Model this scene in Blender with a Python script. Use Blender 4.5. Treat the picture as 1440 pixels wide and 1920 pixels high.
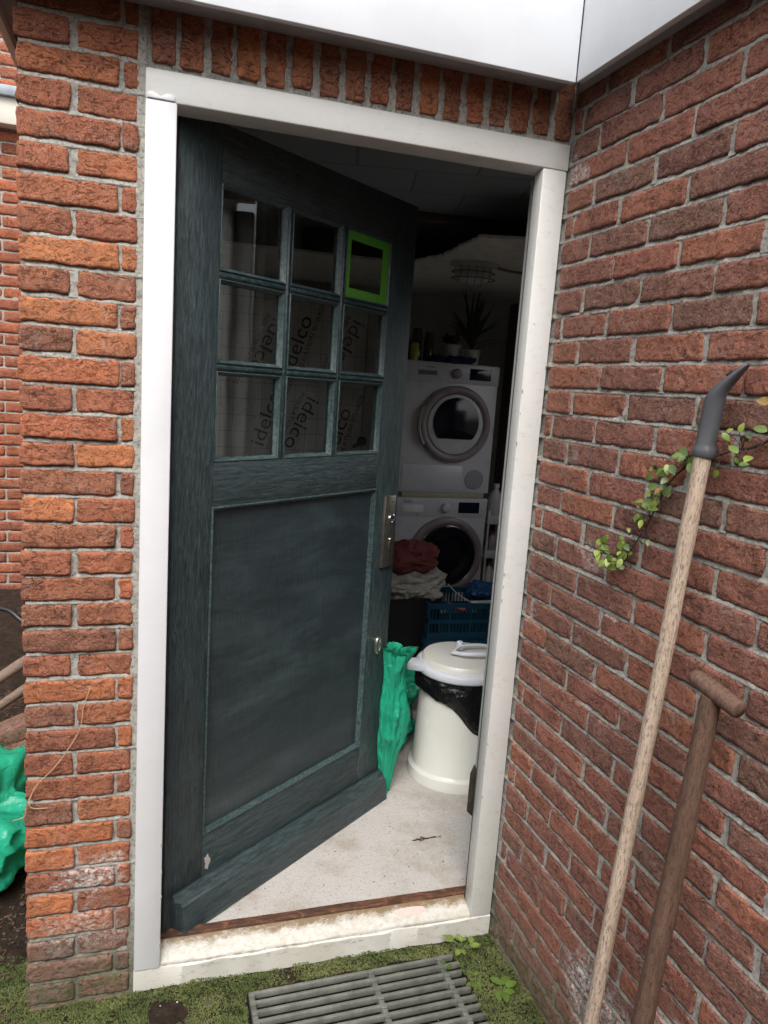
import bpy, bmesh, math, random
import numpy as np
from math import sin, cos, pi, radians, sqrt
from mathutils import Vector, Matrix
random.seed(7); rng = np.random.default_rng(7)
S = bpy.context.scene; COL = S.collection
for o in list(bpy.data.objects): bpy.data.objects.remove(o)

# ------------------------------------------------------------------ camera
cd = bpy.data.cameras.new('camera'); cam = bpy.data.objects.new('camera', cd); COL.objects.link(cam); S.camera = cam
cd.sensor_fit = 'VERTICAL'; cd.sensor_height = 36.0; cd.lens = 1383.7/1920*36.0; cd.clip_start = .02; cd.clip_end = 500
yaw, pit, rol = .3052, -.1669, .0693
fw = Vector((sin(yaw)*cos(pit), cos(yaw)*cos(pit), sin(pit))); r0 = Vector((cos(yaw), -sin(yaw), 0)); u0 = r0.cross(fw)
rr = r0*cos(rol)+u0*sin(rol); uu = -r0*sin(rol)+u0*cos(rol)
M4 = Matrix((rr, uu, -fw)).transposed().to_4x4(); M4.translation = Vector((.0351, -1.7907, 1.5535)); cam.matrix_world = M4
# ------------------------------------------------------------------ sky, sun, exposure
SUN_EL, SUN_AZ = radians(52), radians(200)          # azimuth clockwise from +y
w = bpy.data.worlds.new('World'); S.world = w; w.use_nodes = True; wn = w.node_tree; wn.nodes.clear()
sky = wn.nodes.new('ShaderNodeTexSky'); sky.sky_type = 'NISHITA'; sky.sun_disc = False; sky.sun_elevation = SUN_EL; sky.sun_rotation = SUN_AZ
sky.dust_density = 4; sky.air_density = 1.0
hs = wn.nodes.new('ShaderNodeHueSaturation'); hs.inputs['Saturation'].default_value = .22
bg = wn.nodes.new('ShaderNodeBackground'); bg.inputs[1].default_value = .15
wo = wn.nodes.new('ShaderNodeOutputWorld')
wn.links.new(sky.outputs[0], hs.inputs['Color']); wn.links.new(hs.outputs[0], bg.inputs[0]); wn.links.new(bg.outputs[0], wo.inputs[0])
sl = bpy.data.lights.new('sun', 'SUN'); sl.energy = 1.3; sl.angle = radians(40); sl.color = (1, .97, .93)
so = bpy.data.objects.new('sun', sl); COL.objects.link(so)
sd = Vector((sin(SUN_AZ)*cos(SUN_EL), cos(SUN_AZ)*cos(SUN_EL), sin(SUN_EL)))
so.rotation_euler = sd.to_track_quat('Z', 'Y').to_euler(); so.location = sd*10
S.view_settings.view_transform = 'Standard'; S.view_settings.look = 'None'; S.view_settings.gamma = 1; S.view_settings.use_curve_mapping = False
S.view_settings.exposure = 0.85
S.cycles.max_bounces = 8; S.cycles.diffuse_bounces = 5; S.cycles.transparent_max_bounces = 16; S.cycles.use_denoising = True

# ------------------------------------------------------------------ numpy value noise
def _h(i, j, k, s):
    n = (i*73856093) ^ (j*19349663) ^ (k*83492791) ^ (s*2654435761)
    n = (n ^ (n >> 13)) & 0x7fffffff
    n = (n*1274126177) & 0x7fffffff
    n = (n ^ (n >> 16)) & 0x7fffffff
    return n/float(0x7fffffff)*2-1
def vn(p, s=0):
    p = np.asarray(p, float); i = np.floor(p).astype(np.int64); f = p-i; f = f*f*(3-2*f)
    r = 0
    for a in (0, 1):
        for b in (0, 1):
            for c in (0, 1):
                wt = (f[:, 0] if a else 1-f[:, 0])*(f[:, 1] if b else 1-f[:, 1])*(f[:, 2] if c else 1-f[:, 2])
                r = r+wt*_h(i[:, 0]+a, i[:, 1]+b, i[:, 2]+c, s)
    return r
def fbm(p, sc, o=3, s=0):
    p = np.asarray(p, float)*sc; r = 0; a = 1
    for q in range(o): r = r+a*vn(p, s+q); p = p*2.03; a *= .5
    return r

# ------------------------------------------------------------------ object helpers
def tag(o, label=None, cat=None, group=None, kind=None):
    if label: o['label'] = label
    if cat: o['category'] = cat
    if group: o['group'] = group
    if kind: o['kind'] = kind
    return o
def empty(name, loc=(0, 0, 0), rz=0, label=None, cat=None, group=None):
    o = bpy.data.objects.new(name, None); COL.objects.link(o); o.location = loc; o.rotation_euler = (0, 0, rz); o.empty_display_size = .05
    return tag(o, label, cat, group)
def link(name, me, mat, parent=None):
    for m in (mat if isinstance(mat, (list, tuple)) else [mat]): me.materials.append(m)
    o = bpy.data.objects.new(name, me); COL.objects.link(o)
    if parent: o.parent = parent
    return o
class MB:
    def __init__(s): s.v = []; s.f = []; s.m = []; s.T = None; s.mi = 0
    def add(s, vs, fs):
        b = len(s.v)
        for q in vs:
            q = Vector(q); s.v.append(tuple(s.T @ q) if s.T else tuple(q))
        for f in fs: s.f.append(tuple(b+i for i in f)); s.m.append(s.mi)
        return s
    def box(s, x0, x1, y0, y1, z0, z1):
        return s.add([(x0, y0, z0), (x1, y0, z0), (x1, y1, z0), (x0, y1, z0), (x0, y0, z1), (x1, y0, z1), (x1, y1, z1), (x0, y1, z1)],
              [(0, 3, 2, 1), (4, 5, 6, 7), (0, 1, 5, 4), (1, 2, 6, 5), (2, 3, 7, 6), (3, 0, 4, 7)])
    def hull(s, bot, top):        # two matching loops
        n = len(bot)
        return s.add(list(bot)+list(top), [tuple(range(n-1, -1, -1)), tuple(range(n, 2*n))]+[(i, (i+1) % n, n+(i+1) % n, n+i) for i in range(n)])
    def tube(s, pts, rad, n=12, cap=True, flat=1.0):
        pts = [Vector(p) for p in pts]; m = len(pts)
        if not hasattr(rad, '__len__'): rad = [rad]*m
        vs = []; ref = None
        for i, p in enumerate(pts):
            t = (pts[min(i+1, m-1)]-pts[max(i-1, 0)]).normalized()
            if ref is None: ref = t.orthogonal().normalized()
            a = (ref-t*ref.dot(t)).normalized(); ref = a; b = t.cross(a)
            for k in range(n):
                an = 2*pi*k/n; vs.append(p+(a*cos(an)+b*sin(an)*flat)*rad[i])
        fs = [(i*n+k, i*n+(k+1) % n, (i+1)*n+(k+1) % n, (i+1)*n+k) for i in range(m-1) for k in range(n)]
        if cap: fs += [tuple(range(n-1, -1, -1)), tuple((m-1)*n+k for k in range(n))]
        return s.add(vs, fs)
    def lathe(s, prof, c=(0, 0, 0), n=32, axis='z', sx=1, sy=1):
        vs = []
        for (r, z) in prof:
            for k in range(n):
                a = 2*pi*k/n; x, y = r*cos(a)*sx, r*sin(a)*sy
                vs.append((c[0]+x, c[1]+y, c[2]+z) if axis == 'z' else (c[0]+x, c[1]+z, c[2]+y) if axis == 'y' else (c[0]+z, c[1]+x, c[2]+y))
        m = len(prof); fs = [(i*n+k, i*n+(k+1) % n, (i+1)*n+(k+1) % n, (i+1)*n+k) for i in range(m-1) for k in range(n)]
        if prof[0][0] > 1e-4: fs.append(tuple(range(n-1, -1, -1)))
        if prof[-1][0] > 1e-4: fs.append(tuple((m-1)*n+k for k in range(n)))
        return s.add(vs, fs)
    def build(s, name, mat, parent=None, bevel=0, smooth=False, seg=2, sub=0, ang=35):
        me = bpy.data.meshes.new(name); me.from_pydata(s.v, [], s.f)
        if any(s.m): me.polygons.foreach_set('material_index', s.m)
        bm = bmesh.new(); bm.from_mesh(me); bmesh.ops.remove_doubles(bm, verts=bm.verts, dist=1e-6); bmesh.ops.recalc_face_normals(bm, faces=bm.faces)
        if bevel:
            es = [e for e in bm.edges if len(e.link_faces) == 2 and e.calc_face_angle(0) > radians(ang)]
            bmesh.ops.bevel(bm, geom=es, offset=bevel, segments=seg, profile=.5, affect='EDGES', clamp_overlap=True)
        bm.to_mesh(me); bm.free()
        if smooth or bevel:
            me.polygons.foreach_set('use_smooth', [True]*len(me.polygons))
            if bevel or smooth == 'auto':
                try: me.set_sharp_from_angle(angle=radians(40))
                except Exception: pass
        o = link(name, me, mat, parent)
        if sub: m = o.modifiers.new('s', 'SUBSURF'); m.levels = m.render_levels = sub
        return o

# ------------------------------------------------------------------ materials
class NT:
    def __init__(s, name):
        s.m = bpy.data.materials.new(name); s.m.use_nodes = True; s.t = s.m.node_tree; s.t.nodes.clear()
        s.out = s.n('ShaderNodeOutputMaterial'); s.b = s.n('ShaderNodeBsdfPrincipled'); s.l(s.b.outputs[0], s.out.inputs[0])
        s.co = s.n('ShaderNodeTexCoord').outputs['Object']
    def n(s, t): return s.t.nodes.new(t)
    def l(s, a, b): s.t.links.new(a, b)
    def put(s, sock, v):
        if isinstance(v, (int, float)): sock.default_value = v
        elif isinstance(v, (tuple, list)): sock.default_value = (*v, 1)[:len(sock.default_value)] if len(v) == 3 else v
        else: s.l(v, sock)
    def map(s, sc=(1, 1, 1), loc=(0, 0, 0), rot=(0, 0, 0), src=None):
        m = s.n('ShaderNodeMapping'); m.inputs['Scale'].default_value = sc; m.inputs['Location'].default_value = loc; m.inputs['Rotation'].default_value = rot
        s.l(src or s.co, m.inputs[0]); return m.outputs[0]
    def noise(s, scale, det=4, rough=.55, src=None, dist=0):
        m = s.n('ShaderNodeTexNoise'); m.inputs['Scale'].default_value = scale; m.inputs['Detail'].default_value = det; m.inputs['Roughness'].default_value = rough
        m.inputs['Distortion'].default_value = dist; s.l(src or s.co, m.inputs['Vector']); return m.outputs['Fac']
    def vor(s, scale, src=None, out='Distance', feat='F1'):
        m = s.n('ShaderNodeTexVoronoi'); m.feature = feat; m.inputs['Scale'].default_value = scale; s.l(src or s.co, m.inputs['Vector']); return m.outputs[out]
    def ramp(s, f, stops, interp='LINEAR'):
        m = s.n('ShaderNodeValToRGB'); e = m.color_ramp.elements; m.color_ramp.interpolation = interp
        while len(e) < len(stops): e.new(.5)
        for k, (p, c) in enumerate(stops):
            e[k].position = p; e[k].color = (c, c, c, 1) if isinstance(c, (int, float)) else (*c, 1)
        s.l(f, m.inputs[0]); return m.outputs[0]
    def math(s, op, a, b=0, clamp=False):
        m = s.n('ShaderNodeMath'); m.operation = op; m.use_clamp = clamp; s.put(m.inputs[0], a); s.put(m.inputs[1], b); return m.outputs[0]
    def mix(s, f, a, b, mode='MIX'):
        m = s.n('ShaderNodeMix'); m.data_type = 'RGBA'; m.blend_type = mode; s.put(m.inputs[0], f); s.put(m.inputs[6], a); s.put(m.inputs[7], b); return m.outputs[2]
    def sep(s, src=None):
        m = s.n('ShaderNodeSeparateXYZ'); s.l(src or s.co, m.inputs[0]); return m.outputs
    def attr(s, name):
        m = s.n('ShaderNodeAttribute'); m.attribute_name = name; return m.outputs
    def bump(s, h, dist=.002, st=1):
        m = s.n('ShaderNodeBump'); m.inputs['Distance'].default_value = dist; m.inputs['Strength'].default_value = st; s.l(h, m.inputs['Height']); s.l(m.outputs[0], s.b.inputs['Normal']); return m.outputs[0]
    def done(s, col=None, rough=None, spec=None, metal=None, **k):
        if col is not None: s.put(s.b.inputs['Base Color'], col)
        if rough is not None: s.put(s.b.inputs['Roughness'], rough)
        if spec is not None: s.put(s.b.inputs['Specular IOR Level'], spec)
        if metal is not None: s.put(s.b.inputs['Metallic'], metal)
        for a, b in k.items(): s.put(s.b.inputs[a.replace('_', ' ')], b)
        return s.m
def plain(name, col, rough=.5, metal=0, var=.12, sc=20, bump=.0005, spec=.5):
    t = NT(name); n = t.noise(sc, 5); n2 = t.noise(sc*7, 3)
    c = t.mix(t.ramp(n, [(.3, 0.), (.7, 1.)]), tuple(v*(1-var) for v in col), tuple(min(1, v*(1+var)) for v in col))
    if bump: t.bump(n2, bump, .6)
    r = t.math('ADD', t.math('MULTIPLY', n, .15), rough-.07)
    return t.done(c, r, spec, metal)

def brick_mat(name, pal, dirt=True, white=None, grime=.5):
    t = NT(name); a = t.attr('tint'); rgb = t.n('ShaderNodeSeparateColor'); t.l(a['Color'], rgb.inputs[0]); r, g, b = rgb.outputs
    base = t.ramp(r, [(i/(len(pal)-1), c) for i, c in enumerate(pal)])
    off = t.n('ShaderNodeVectorMath'); off.operation = 'SCALE'; t.l(a['Color'], off.inputs[0]); off.inputs['Scale'].default_value = 37
    co = t.n('ShaderNodeVectorMath'); co.operation = 'ADD'; t.l(t.co, co.inputs[0]); t.l(off.outputs[0], co.inputs[1]); P = co.outputs[0]
    n1 = t.noise(14, 5, .6, P, .6); n2 = t.noise(45, 6, .7, P, 1.2); n3 = t.noise(220, 4, .7, P)
    dark = t.mix(1, base, (.50, .47, .50), 'MULTIPLY')
    c = t.mix(t.math('MULTIPLY', t.ramp(n1, [(.42, 0.), (.66, 1.)]), t.ramp(g, [(0., .25), (1., 1.)])), base, dark)
    hot = t.mix(1, base, (1.25, 1.2, 1.0), 'MULTIPLY')
    c = t.mix(t.ramp(n2, [(.52, 0.), (.68, .75)]), c, hot)
    c = t.mix(t.ramp(n2, [(.30, .75), (.42, 0.)]), c, (.06, .035, .028))
    c = t.mix(t.ramp(n3, [(.62, 0.), (.72, .5)]), c, (.42, .30, .24))
    c = t.mix(t.ramp(n3, [(.28, .6), (.36, 0.)]), c, (.05, .03, .025))
    n5 = t.noise(330, 4, .85, P); c = t.mix(t.ramp(n5, [(.52, 0.), (.62, .55)]), c, (.50, .33, .26)); c = t.mix(t.ramp(n5, [(.36, .7), (.46, 0.)]), c, (.055, .033, .028))
    n6 = t.noise(75, 5, .8, P, 1.5); c = t.mix(t.ramp(n6, [(.30, .85), (.40, 0.)]), c, (.045, .028, .024)); c = t.mix(t.ramp(n6, [(.60, 0.), (.72, .45)]), c, (.40, .21, .14))
    # lime bloom / mortar smear
    sm = t.noise(9, 4, .6); sm2 = t.noise(70, 5, .75, P)
    f = t.math('MULTIPLY', t.ramp(sm, [(.55, 0.), (.72, 1.)]), t.ramp(sm2, [(.45, 0.), (.62, .55)]))
    c = t.mix(f, c, (.42, .38, .34))
    z = t.sep()[2]
    if white:   # efflorescence patches: (x0,z0,radius)
        for (s0, z0, rad, amt, ax) in white:
            X = t.sep()[ax]
            d = t.math('SQRT', t.math('ADD', t.math('POWER', t.math('SUBTRACT', X, s0), 2), t.math('POWER', t.math('MULTIPLY', t.math('SUBTRACT', z, z0), 1.5), 2)))
            d = t.math('ADD', d, t.math('MULTIPLY', t.math('SUBTRACT', t.noise(12, 4, .7), .5), .25))
            ff = t.math('MULTIPLY', t.ramp(t.math('DIVIDE', d, rad), [(.5, 1.), (1., 0.)]), t.ramp(t.noise(75, 7, .9), [(.46, 0.), (.55, amt)]))
            c = t.mix(ff, c, (.66, .63, .60))
    gr = t.ramp(t.math('ADD', z, t.math('MULTIPLY', t.math('SUBTRACT', t.noise(7, 4), .5), .30)), [(.04, 1.), (.20, 0.)])
    c = t.mix(t.math('MULTIPLY', gr, grime), c, (.15, .125, .10))
    c = t.mix(t.math('MULTIPLY', t.ramp(t.math('ADD', z, t.math('MULTIPLY', t.math('SUBTRACT', t.noise(15, 4), .5), .2)), [(-.02, 1.), (.06, 0.)]), t.ramp(t.noise(60), [(.45, 0.), (.6, .8)])), c, (.07, .10, .03))
    h = t.math('ADD', t.math('MULTIPLY', n2, 1.0), t.math('MULTIPLY', n3, .35))
    h = t.math('ADD', h, t.math('MULTIPLY', t.ramp(t.noise(30, 5, .75, t.map((1, 1, 2.2), src=P), 2.5), [(.36, 0.), (.44, 1.)]), .9))
    t.bump(h, .0048, 1)
    return t.done(c, .92, .25)
def mortar_mat():
    t = NT('mortar'); n = t.noise(120, 5, .75); n2 = t.noise(10, 4); n3 = t.noise(300, 3, .8)
    c = t.mix(n2, (.35, .333, .295), (.50, .477, .425)); c = t.mix(t.ramp(n, [(.36, .8), (.50, 0.)]), c, (.15, .14, .12)); c = t.mix(t.ramp(t.noise(30, 4, .7), [(.35, .5), (.5, 0.)]), c, (.19, .18, .16)); c = t.mix(t.ramp(n3, [(.6, 0.), (.7, .7)]), c, (.50, .47, .42))
    z = t.sep()[2]
    c = t.mix(t.math('MULTIPLY', t.ramp(t.math('ADD', z, t.math('MULTIPLY', t.math('SUBTRACT', t.noise(12), .5), .3)), [(.0, 1.), (.22, 0.)]), .7), c, (.10, .11, .06))
    c = t.mix(t.ramp(t.noise(6, 5, .7), [(.62, 0.), (.70, .5)]), c, (.20, .21, .10))
    t.bump(t.math('ADD', n, t.math('MULTIPLY', n3, .5)), .004, 1); return t.done(c, .95, .2)
MORT = mortar_mat()
PAL_L = [(.31, .105, .058), (.38, .125, .062), (.235, .098, .062), (.47, .150, .062), (.31, .125, .072), (.52, .185, .072), (.43, .130, .062)]
PAL_R = [(.285, .108, .078), (.225, .102, .077), (.325, .116, .078), (.205, .104, .078), (.29, .112, .083), (.36, .134, .080), (.25, .102, .076)]
BRL = brick_mat('weathered_orange_brick', PAL_L, white=[(-.10, .31, .10, .9, 0), (-.12, .14, .13, .6, 0)], grime=.75)
BRR = brick_mat('dark_red_brick', PAL_R, white=[(.52, .16, .17, 1., 0), (.62, .06, .2, .9, 0), (.80, .30, .11, .8, 0), (.04, 2.10, .07, .9, 0), (.38, 1.08, .03, 1., 0), (.30, 1.19, .06, .5, 0)], grime=.45)
BRN = brick_mat('neighbour_brick', [(.34, .10, .05), (.42, .12, .055), (.28, .085, .05), (.40, .13, .06)], grime=.2)

# ------------------------------------------------------------------ brick builder
class Bricks:
    """bricks on a wall plane: u along the wall, z up, front face at y=0 facing -y"""
    def __init__(s): s.V = []; s.F = []; s.Cl = []; s.MI = []; s.nv = 0; s.k = 0
    def grid(s, P, nx, nz, tint, mi=0):
        i = np.arange((nx+1)*(nz+1)).reshape(nz+1, nx+1)
        f = np.stack([i[:-1, :-1], i[:-1, 1:], i[1:, 1:], i[1:, :-1]], -1).reshape(-1, 4)+s.nv
        s.V.append(P); s.F.append(f); s.Cl.append(np.tile(tint, (len(P), 1))); s.MI.append(np.full(len(f), mi)); s.nv += len(P)
    def brick(s, x0, x1, z0, z1, cell=.0042, depth=.02, rough=1., prot=0, wrap=0, tone=None):
        s.k += 1; sd = s.k
        j = lambda a: (rng.random()-.5)*a*rough
        x0 += j(.003); x1 += j(.003); z0 += j(.003); z1 += j(.003); pr = prot+j(.004)
        w, h = x1-x0, z1-z0; nx = max(4, int(w/cell)); nz = max(4, int(h/cell))
        ring = 2   # rings of skirt going back
        gx = np.concatenate([[0]*ring, np.linspace(0, 1, nx+1), [1]*ring]); gz = np.concatenate([[0]*ring, np.linspace(0, 1, nz+1), [1]*ring])
        bx = np.concatenate([[1, .5], np.zeros(nx+1), [.5, 1]]); bz = np.concatenate([[1, .5], np.zeros(nz+1), [.5, 1]])
        if wrap < 0: bx = bx*np.where(np.arange(len(bx)) < ring, -wrap/depth, 1)
        X, Z = np.meshgrid(gx, gz); BX, BZ = np.meshgrid(bx, bz); back = np.maximum(BX, BZ)*depth
        px = x0+X*w; pz = z0+Z*h
        q = np.stack([px, np.full_like(px, sd*.7), pz], -1).reshape(-1, 3)
        ex = np.minimum(X*w, (1-X)*w).ravel(); ez = np.minimum(Z*h, (1-Z)*h).ravel(); e = np.minimum(ex, ez)
        # wobbling outline: move points near the edge inward/outward
        wx = fbm(q*[.6, 1, 1], 48, 4, 11)*.0022*rough; wz = fbm(q*[1, 1, .6], 48, 4, 23)*.0022*rough
        fall = np.exp(-e/.007)
        ti = rng.random()*.002
        px = px.ravel()+wx*fall; pz = pz.ravel()+wz*fall
        # rounded arris
        rad = .0018+ .0022*rng.random(); cor = np.clip(1-e/rad, 0, 1)
        cx = np.clip(1-ex/.010, 0, 1)*np.clip(1-ez/.010, 0, 1)
        px = px+np.sign(.5-X.ravel())*cx*.0016; pz = pz+np.sign(.5-Z.ravel())*cx*.0016
        dep = -pr+(1-np.sqrt(np.clip(1-cor**2, 0, 1)))*rad*.9
        nn = fbm(q, 22, 4, 5); cr = np.abs(fbm(q*[.45, 1, 1.3], 26, 3, 31))
        nf = fbm(q, 90, 3, 41); dep = dep-nn*.0013*rough-nf*.0006*rough+np.clip(.07-cr, 0, .07)*.034*rough*(1 if rng.random() < .6 else .25)+(X.ravel()-.5)*j(.004)+(Z.ravel()-.5)*j(.003)
        if rng.random() < .13:       # chipped corner
            cxp = x0+w*rng.choice([.04, .96, .9]); czp = z0+h*rng.choice([.05, .95]); dd = np.hypot(px-cxp, pz-czp); dep = dep+np.clip(1-dd/(.012+.02*rng.random()), 0, 1)*.007
        P = np.stack([px, dep+back.ravel(), pz], -1)
        s.grid(P, len(gx)-1, len(gz)-1, (tone if tone is not None else rng.random(), rng.random(), rng.random(), 1))
    def bed(s, x0, x1, zl, zu, cell=.005, y0=.0003, y1=.0062):
        # weathered bed joint: flush with the brick below, recessed under the brick above
        nx = max(1, int((x1-x0)/cell)); X, T = np.meshgrid(np.linspace(x0, x1, nx+1), np.linspace(0, 1, 6)); q = np.stack([X, X*0+zl*31, T*.01], -1).reshape(-1, 3)
        wv = fbm(q, 30, 3, 61).reshape(X.shape); d = y0+(y1-y0)*np.clip(T+wv*.35, 0, 1)**1.2+fbm(q, 160, 2, 63).reshape(X.shape)*.0009+(T < .01)*.004
        s.grid(np.stack([X.ravel(), d.ravel(), (zl-.003+(zu-zl+.006)*T).ravel()], -1), nx, 5, (.5, .5, .5, 1), 1)
    def perp(s, x0, x1, z0, z1, y=.0022):
        X, Z = np.meshgrid(np.linspace(x0, x1, 5), np.linspace(z0, z1, 11)); q = np.stack([X, X*0, Z], -1).reshape(-1, 3)
        d = y+fbm(q, 60, 3, 65)*.0016+rng.uniform(-.001, .002)
        s.grid(np.stack([X.ravel(), d, Z.ravel()], -1), 4, 10, (.5, .5, .5, 1), 1)
    def mortar(s, x0, x1, z0, z1, y=.006, cell=.008, amp=.0022):
        nx = max(1, int((x1-x0)/cell)); nz = max(1, int((z1-z0)/cell)); X, Z = np.meshgrid(np.linspace(x0, x1, nx+1), np.linspace(z0, z1, nz+1))
        q = np.stack([X, np.zeros_like(X), Z], -1).reshape(-1, 3); d = y+fbm(q, 18, 4, 77)*amp+fbm(q, 4, 2, 78)*amp*.7
        s.grid(np.stack([X.ravel(), d, Z.ravel()], -1), nx, nz, (.5, .5, .5, 1), 1)
    def build(s, name, mats, parent=None):
        V = np.concatenate(s.V); F = np.concatenate(s.F); me = bpy.data.meshes.new(name)
        me.vertices.add(len(V)); me.vertices.foreach_set('co', V.ravel().astype(np.float32))
        me.loops.add(F.size); me.loops.foreach_set('vertex_index', F.ravel().astype(np.int32))
        me.polygons.add(len(F)); me.polygons.foreach_set('loop_start', np.arange(0, F.size, 4, dtype=np.int32))
        me.polygons.foreach_set('material_index', np.concatenate(s.MI).astype(np.int32)); me.polygons.foreach_set('use_smooth', np.ones(len(F), bool))
        me.update(calc_edges=True)
        a = me.color_attributes.new('tint', 'FLOAT_COLOR', 'POINT'); a.data.foreach_set('color', np.concatenate(s.Cl).ravel().astype(np.float32))
        me.validate(); return link(name, me, mats, parent)

PT = .0625
# ---- front wall of the shed: pillar left of the door, soldier course above
fwall = empty('brick_wall', (-.25, 0, 0), 0, 'narrow weathered orange brick pillar and the lintel course around the white door frame', 'wall')
B = Bricks(); B.mortar(-.246, .001, -.12, 2.62, .0065, .006)
z0L = 2.2559
for k in range(-6, 39):
    zt = z0L-PT*k+.001; zb = zt-.0530
    if k % 2 == 0: segs = [(-.252, -.1435+random.uniform(-.006, .003)), (-.1355, -.012)]
    else: segs = [(-.252, -.0495+random.uniform(-.004, .003)), (-.0435, -.0115)]
    if k < -1: segs = [(a, min(b, -.012)) for a, b in segs]
    B.bed(-.246, .001, zt, zt+.0095); B.perp(segs[0][1]-.003, segs[1][0]+.003, zb-.004, zt+.002); B.perp(-.016, .002, zb-.01, zt+.004, .0012)
    for n, (a, b) in enumerate(segs):
        B.brick(a, b, zb, zt, wrap=-.1 if n == 0 else 0, prot=.002+(.002 if n == 0 else 0), rough=1.25,
                tone=(None if k > 6 else rng.random()*.55))
o = B.build('pillar', [BRL, MORT], fwall); o.location = (.25, 0, 0)
B = Bricks(); B.mortar(.001, 1.06, 2.185, 2.62, .0065, .006)
for i in range(17):
    a = .012+i*.0603; [B.perp(a+.044, a+.064, 2.188+.0448*h_, 2.2335+.0448*h_, .0015) for h_ in range(5)]; B.brick(a-.001, a+.0478, 2.201+random.uniform(-.002, .003), 2.408, prot=.001, rough=1.3, tone=rng.random()*.9)
for k in range(-6, -2):
    zt = z0L-PT*k+.004; a = .012-.11*(k % 2)
    while a < 1.04: B.brick(max(a, .012), min(a+.21, 1.05), zt-.05, zt, cell=.01); a += .222
o = B.build('lintel', [BRL, MORT], fwall); o.location = (.25, 0, 0)
# side return of the pillar (long side of the shed), bricks run from y=2.85 to the corner
B = Bricks()
for k in range(-6, 39):
    zt = z0L-PT*k; x = 2.738 if k % 2 else 2.744
    while x > 0: B.brick(max(x-.21, 0), x, zt-.0505, zt, cell=.03, depth=.015); x -= .222
B.mortar(.0, 2.80, -.12, 2.62, .006, .06)
o = B.build('side_wall', [BRL, MORT], fwall); o.rotation_euler = (0, 0, radians(-90)); o.location = (0, 2.85, 0)

# ---- right wall, runs towards the camera
RA = math.atan(.0219)
rwall = empty('brick_wall', (1.0269, 0, 0), 0, 'dark red brick side wall at right angles to the door with wooden shafts leaning on it', 'wall')
B = Bricks(); B.mortar(-.03, 2.6, -.14, 2.62, .0060, .007)
for k in range(-6, 38):
    zb = 2.2095-PT*k
    if k % 2: xs = [.014, .134]; j = .134
    else: xs = [.014, .245] if k % 4 else [.014, .050, .245]; j = .245
    while j < 2.5: j += .222; xs.append(j)
    B.bed(-.03, 1.5, zb+.0528, zb+.0620)
    for a, b in zip(xs[:-1], xs[1:]):
        if b < 1.5: B.perp(b-.009, b+.009, zb-.004, zb+.056)
        d = random.uniform(-.005, .005) if b > .2 else 0
        B.brick(a+.0053 if a > .02 else a, b-.0053, zb-.0005, zb+.0528, cell=.0042 if a < 1.35 else .012, rough=1.1, prot=.0015)
o = B.build('brickwork', [BRR, MORT], rwall)
o.rotation_euler = (0, 0, radians(-90)+RA)   # local +x runs towards -y, front (-y) faces -x
rwall.location = (1.0269, 0, 0)

# ---- neighbour's wall far left
nwall = empty('brick_wall', (-2, 2.85, 0), 0, 'neighbouring orange brick house wall seen in the narrow gap left of the pillar', 'wall')
B = Bricks(); B.mortar(-3, -.26, -.1, 4.2, .006, .05)
for k in range(70):
    zt = 4.2-PT*k; x = -3-.11*(k % 2)
    while x < -.27: B.brick(max(x, -3), min(x+.2125, -.262), zt-.0535, zt, cell=.016 if x > -1.3 else .04, depth=.012, rough=.8); x += .222
    
o = B.build('brickwork', [BRN, MORT], nwall); o.location = (2, 0, 0)

# ------------------------------------------------------------------ paints
def paint_mat(name, col, rough=.35, yellow=0, chips=0, dirt=0):
    t = NT(name); n = t.noise(6, 4); n2 = t.noise(90, 4)
    c = t.mix(t.ramp(n, [(.35, 0.), (.7, 1.)]), col, tuple(v*.93 for v in col))
    if yellow: c = t.mix(t.ramp(t.noise(3.5, 5, .7), [(.4, 0.), (.7, yellow)]), c, (.62, .57, .44))
    if dirt:
        c = t.mix(t.ramp(t.noise(28, 6, .75, t.map((1, 1, 2))), [(.54, 0.), (.75, dirt)]), c, (.24, .19, .12))
    if chips:
        z = t.sep()[2]; f = t.ramp(t.noise(26, 6, .8, t.map((.35, 1, 1))), [(.655, 0.), (.665, 1.)])
        c = t.mix(t.math('MULTIPLY', f, chips), c, (.30, .28, .24))
    c = t.mix(t.ramp(t.vor(16), [(.0, .6), (.012, .6), (.02, 0.)]), c, (.2, .17, .13))
    t.bump(t.math('ADD', t.math('MULTIPLY', n2, .35), t.noise(25, 3, .5, t.map((1, 1, .25)))), .0012, .55)
    return t.done(c, rough, .5)
WHITE = paint_mat('fresh_white_paint', (.70, .70, .71), .32, dirt=.08)
CREAM = paint_mat('aged_cream_paint', (.68, .675, .645), .34, yellow=.15, dirt=.2)
CREAMR = paint_mat('worn_cream_paint', (.67, .665, .64), .38, yellow=.18, chips=.8, dirt=.35)
SILLP = paint_mat('dirty_sill_paint', (.66, .65, .60), .45, yellow=.5, chips=1, dirt=.8)
PLAST = paint_mat('glossy_white_board', (.74, .76, .79), .12)

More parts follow.
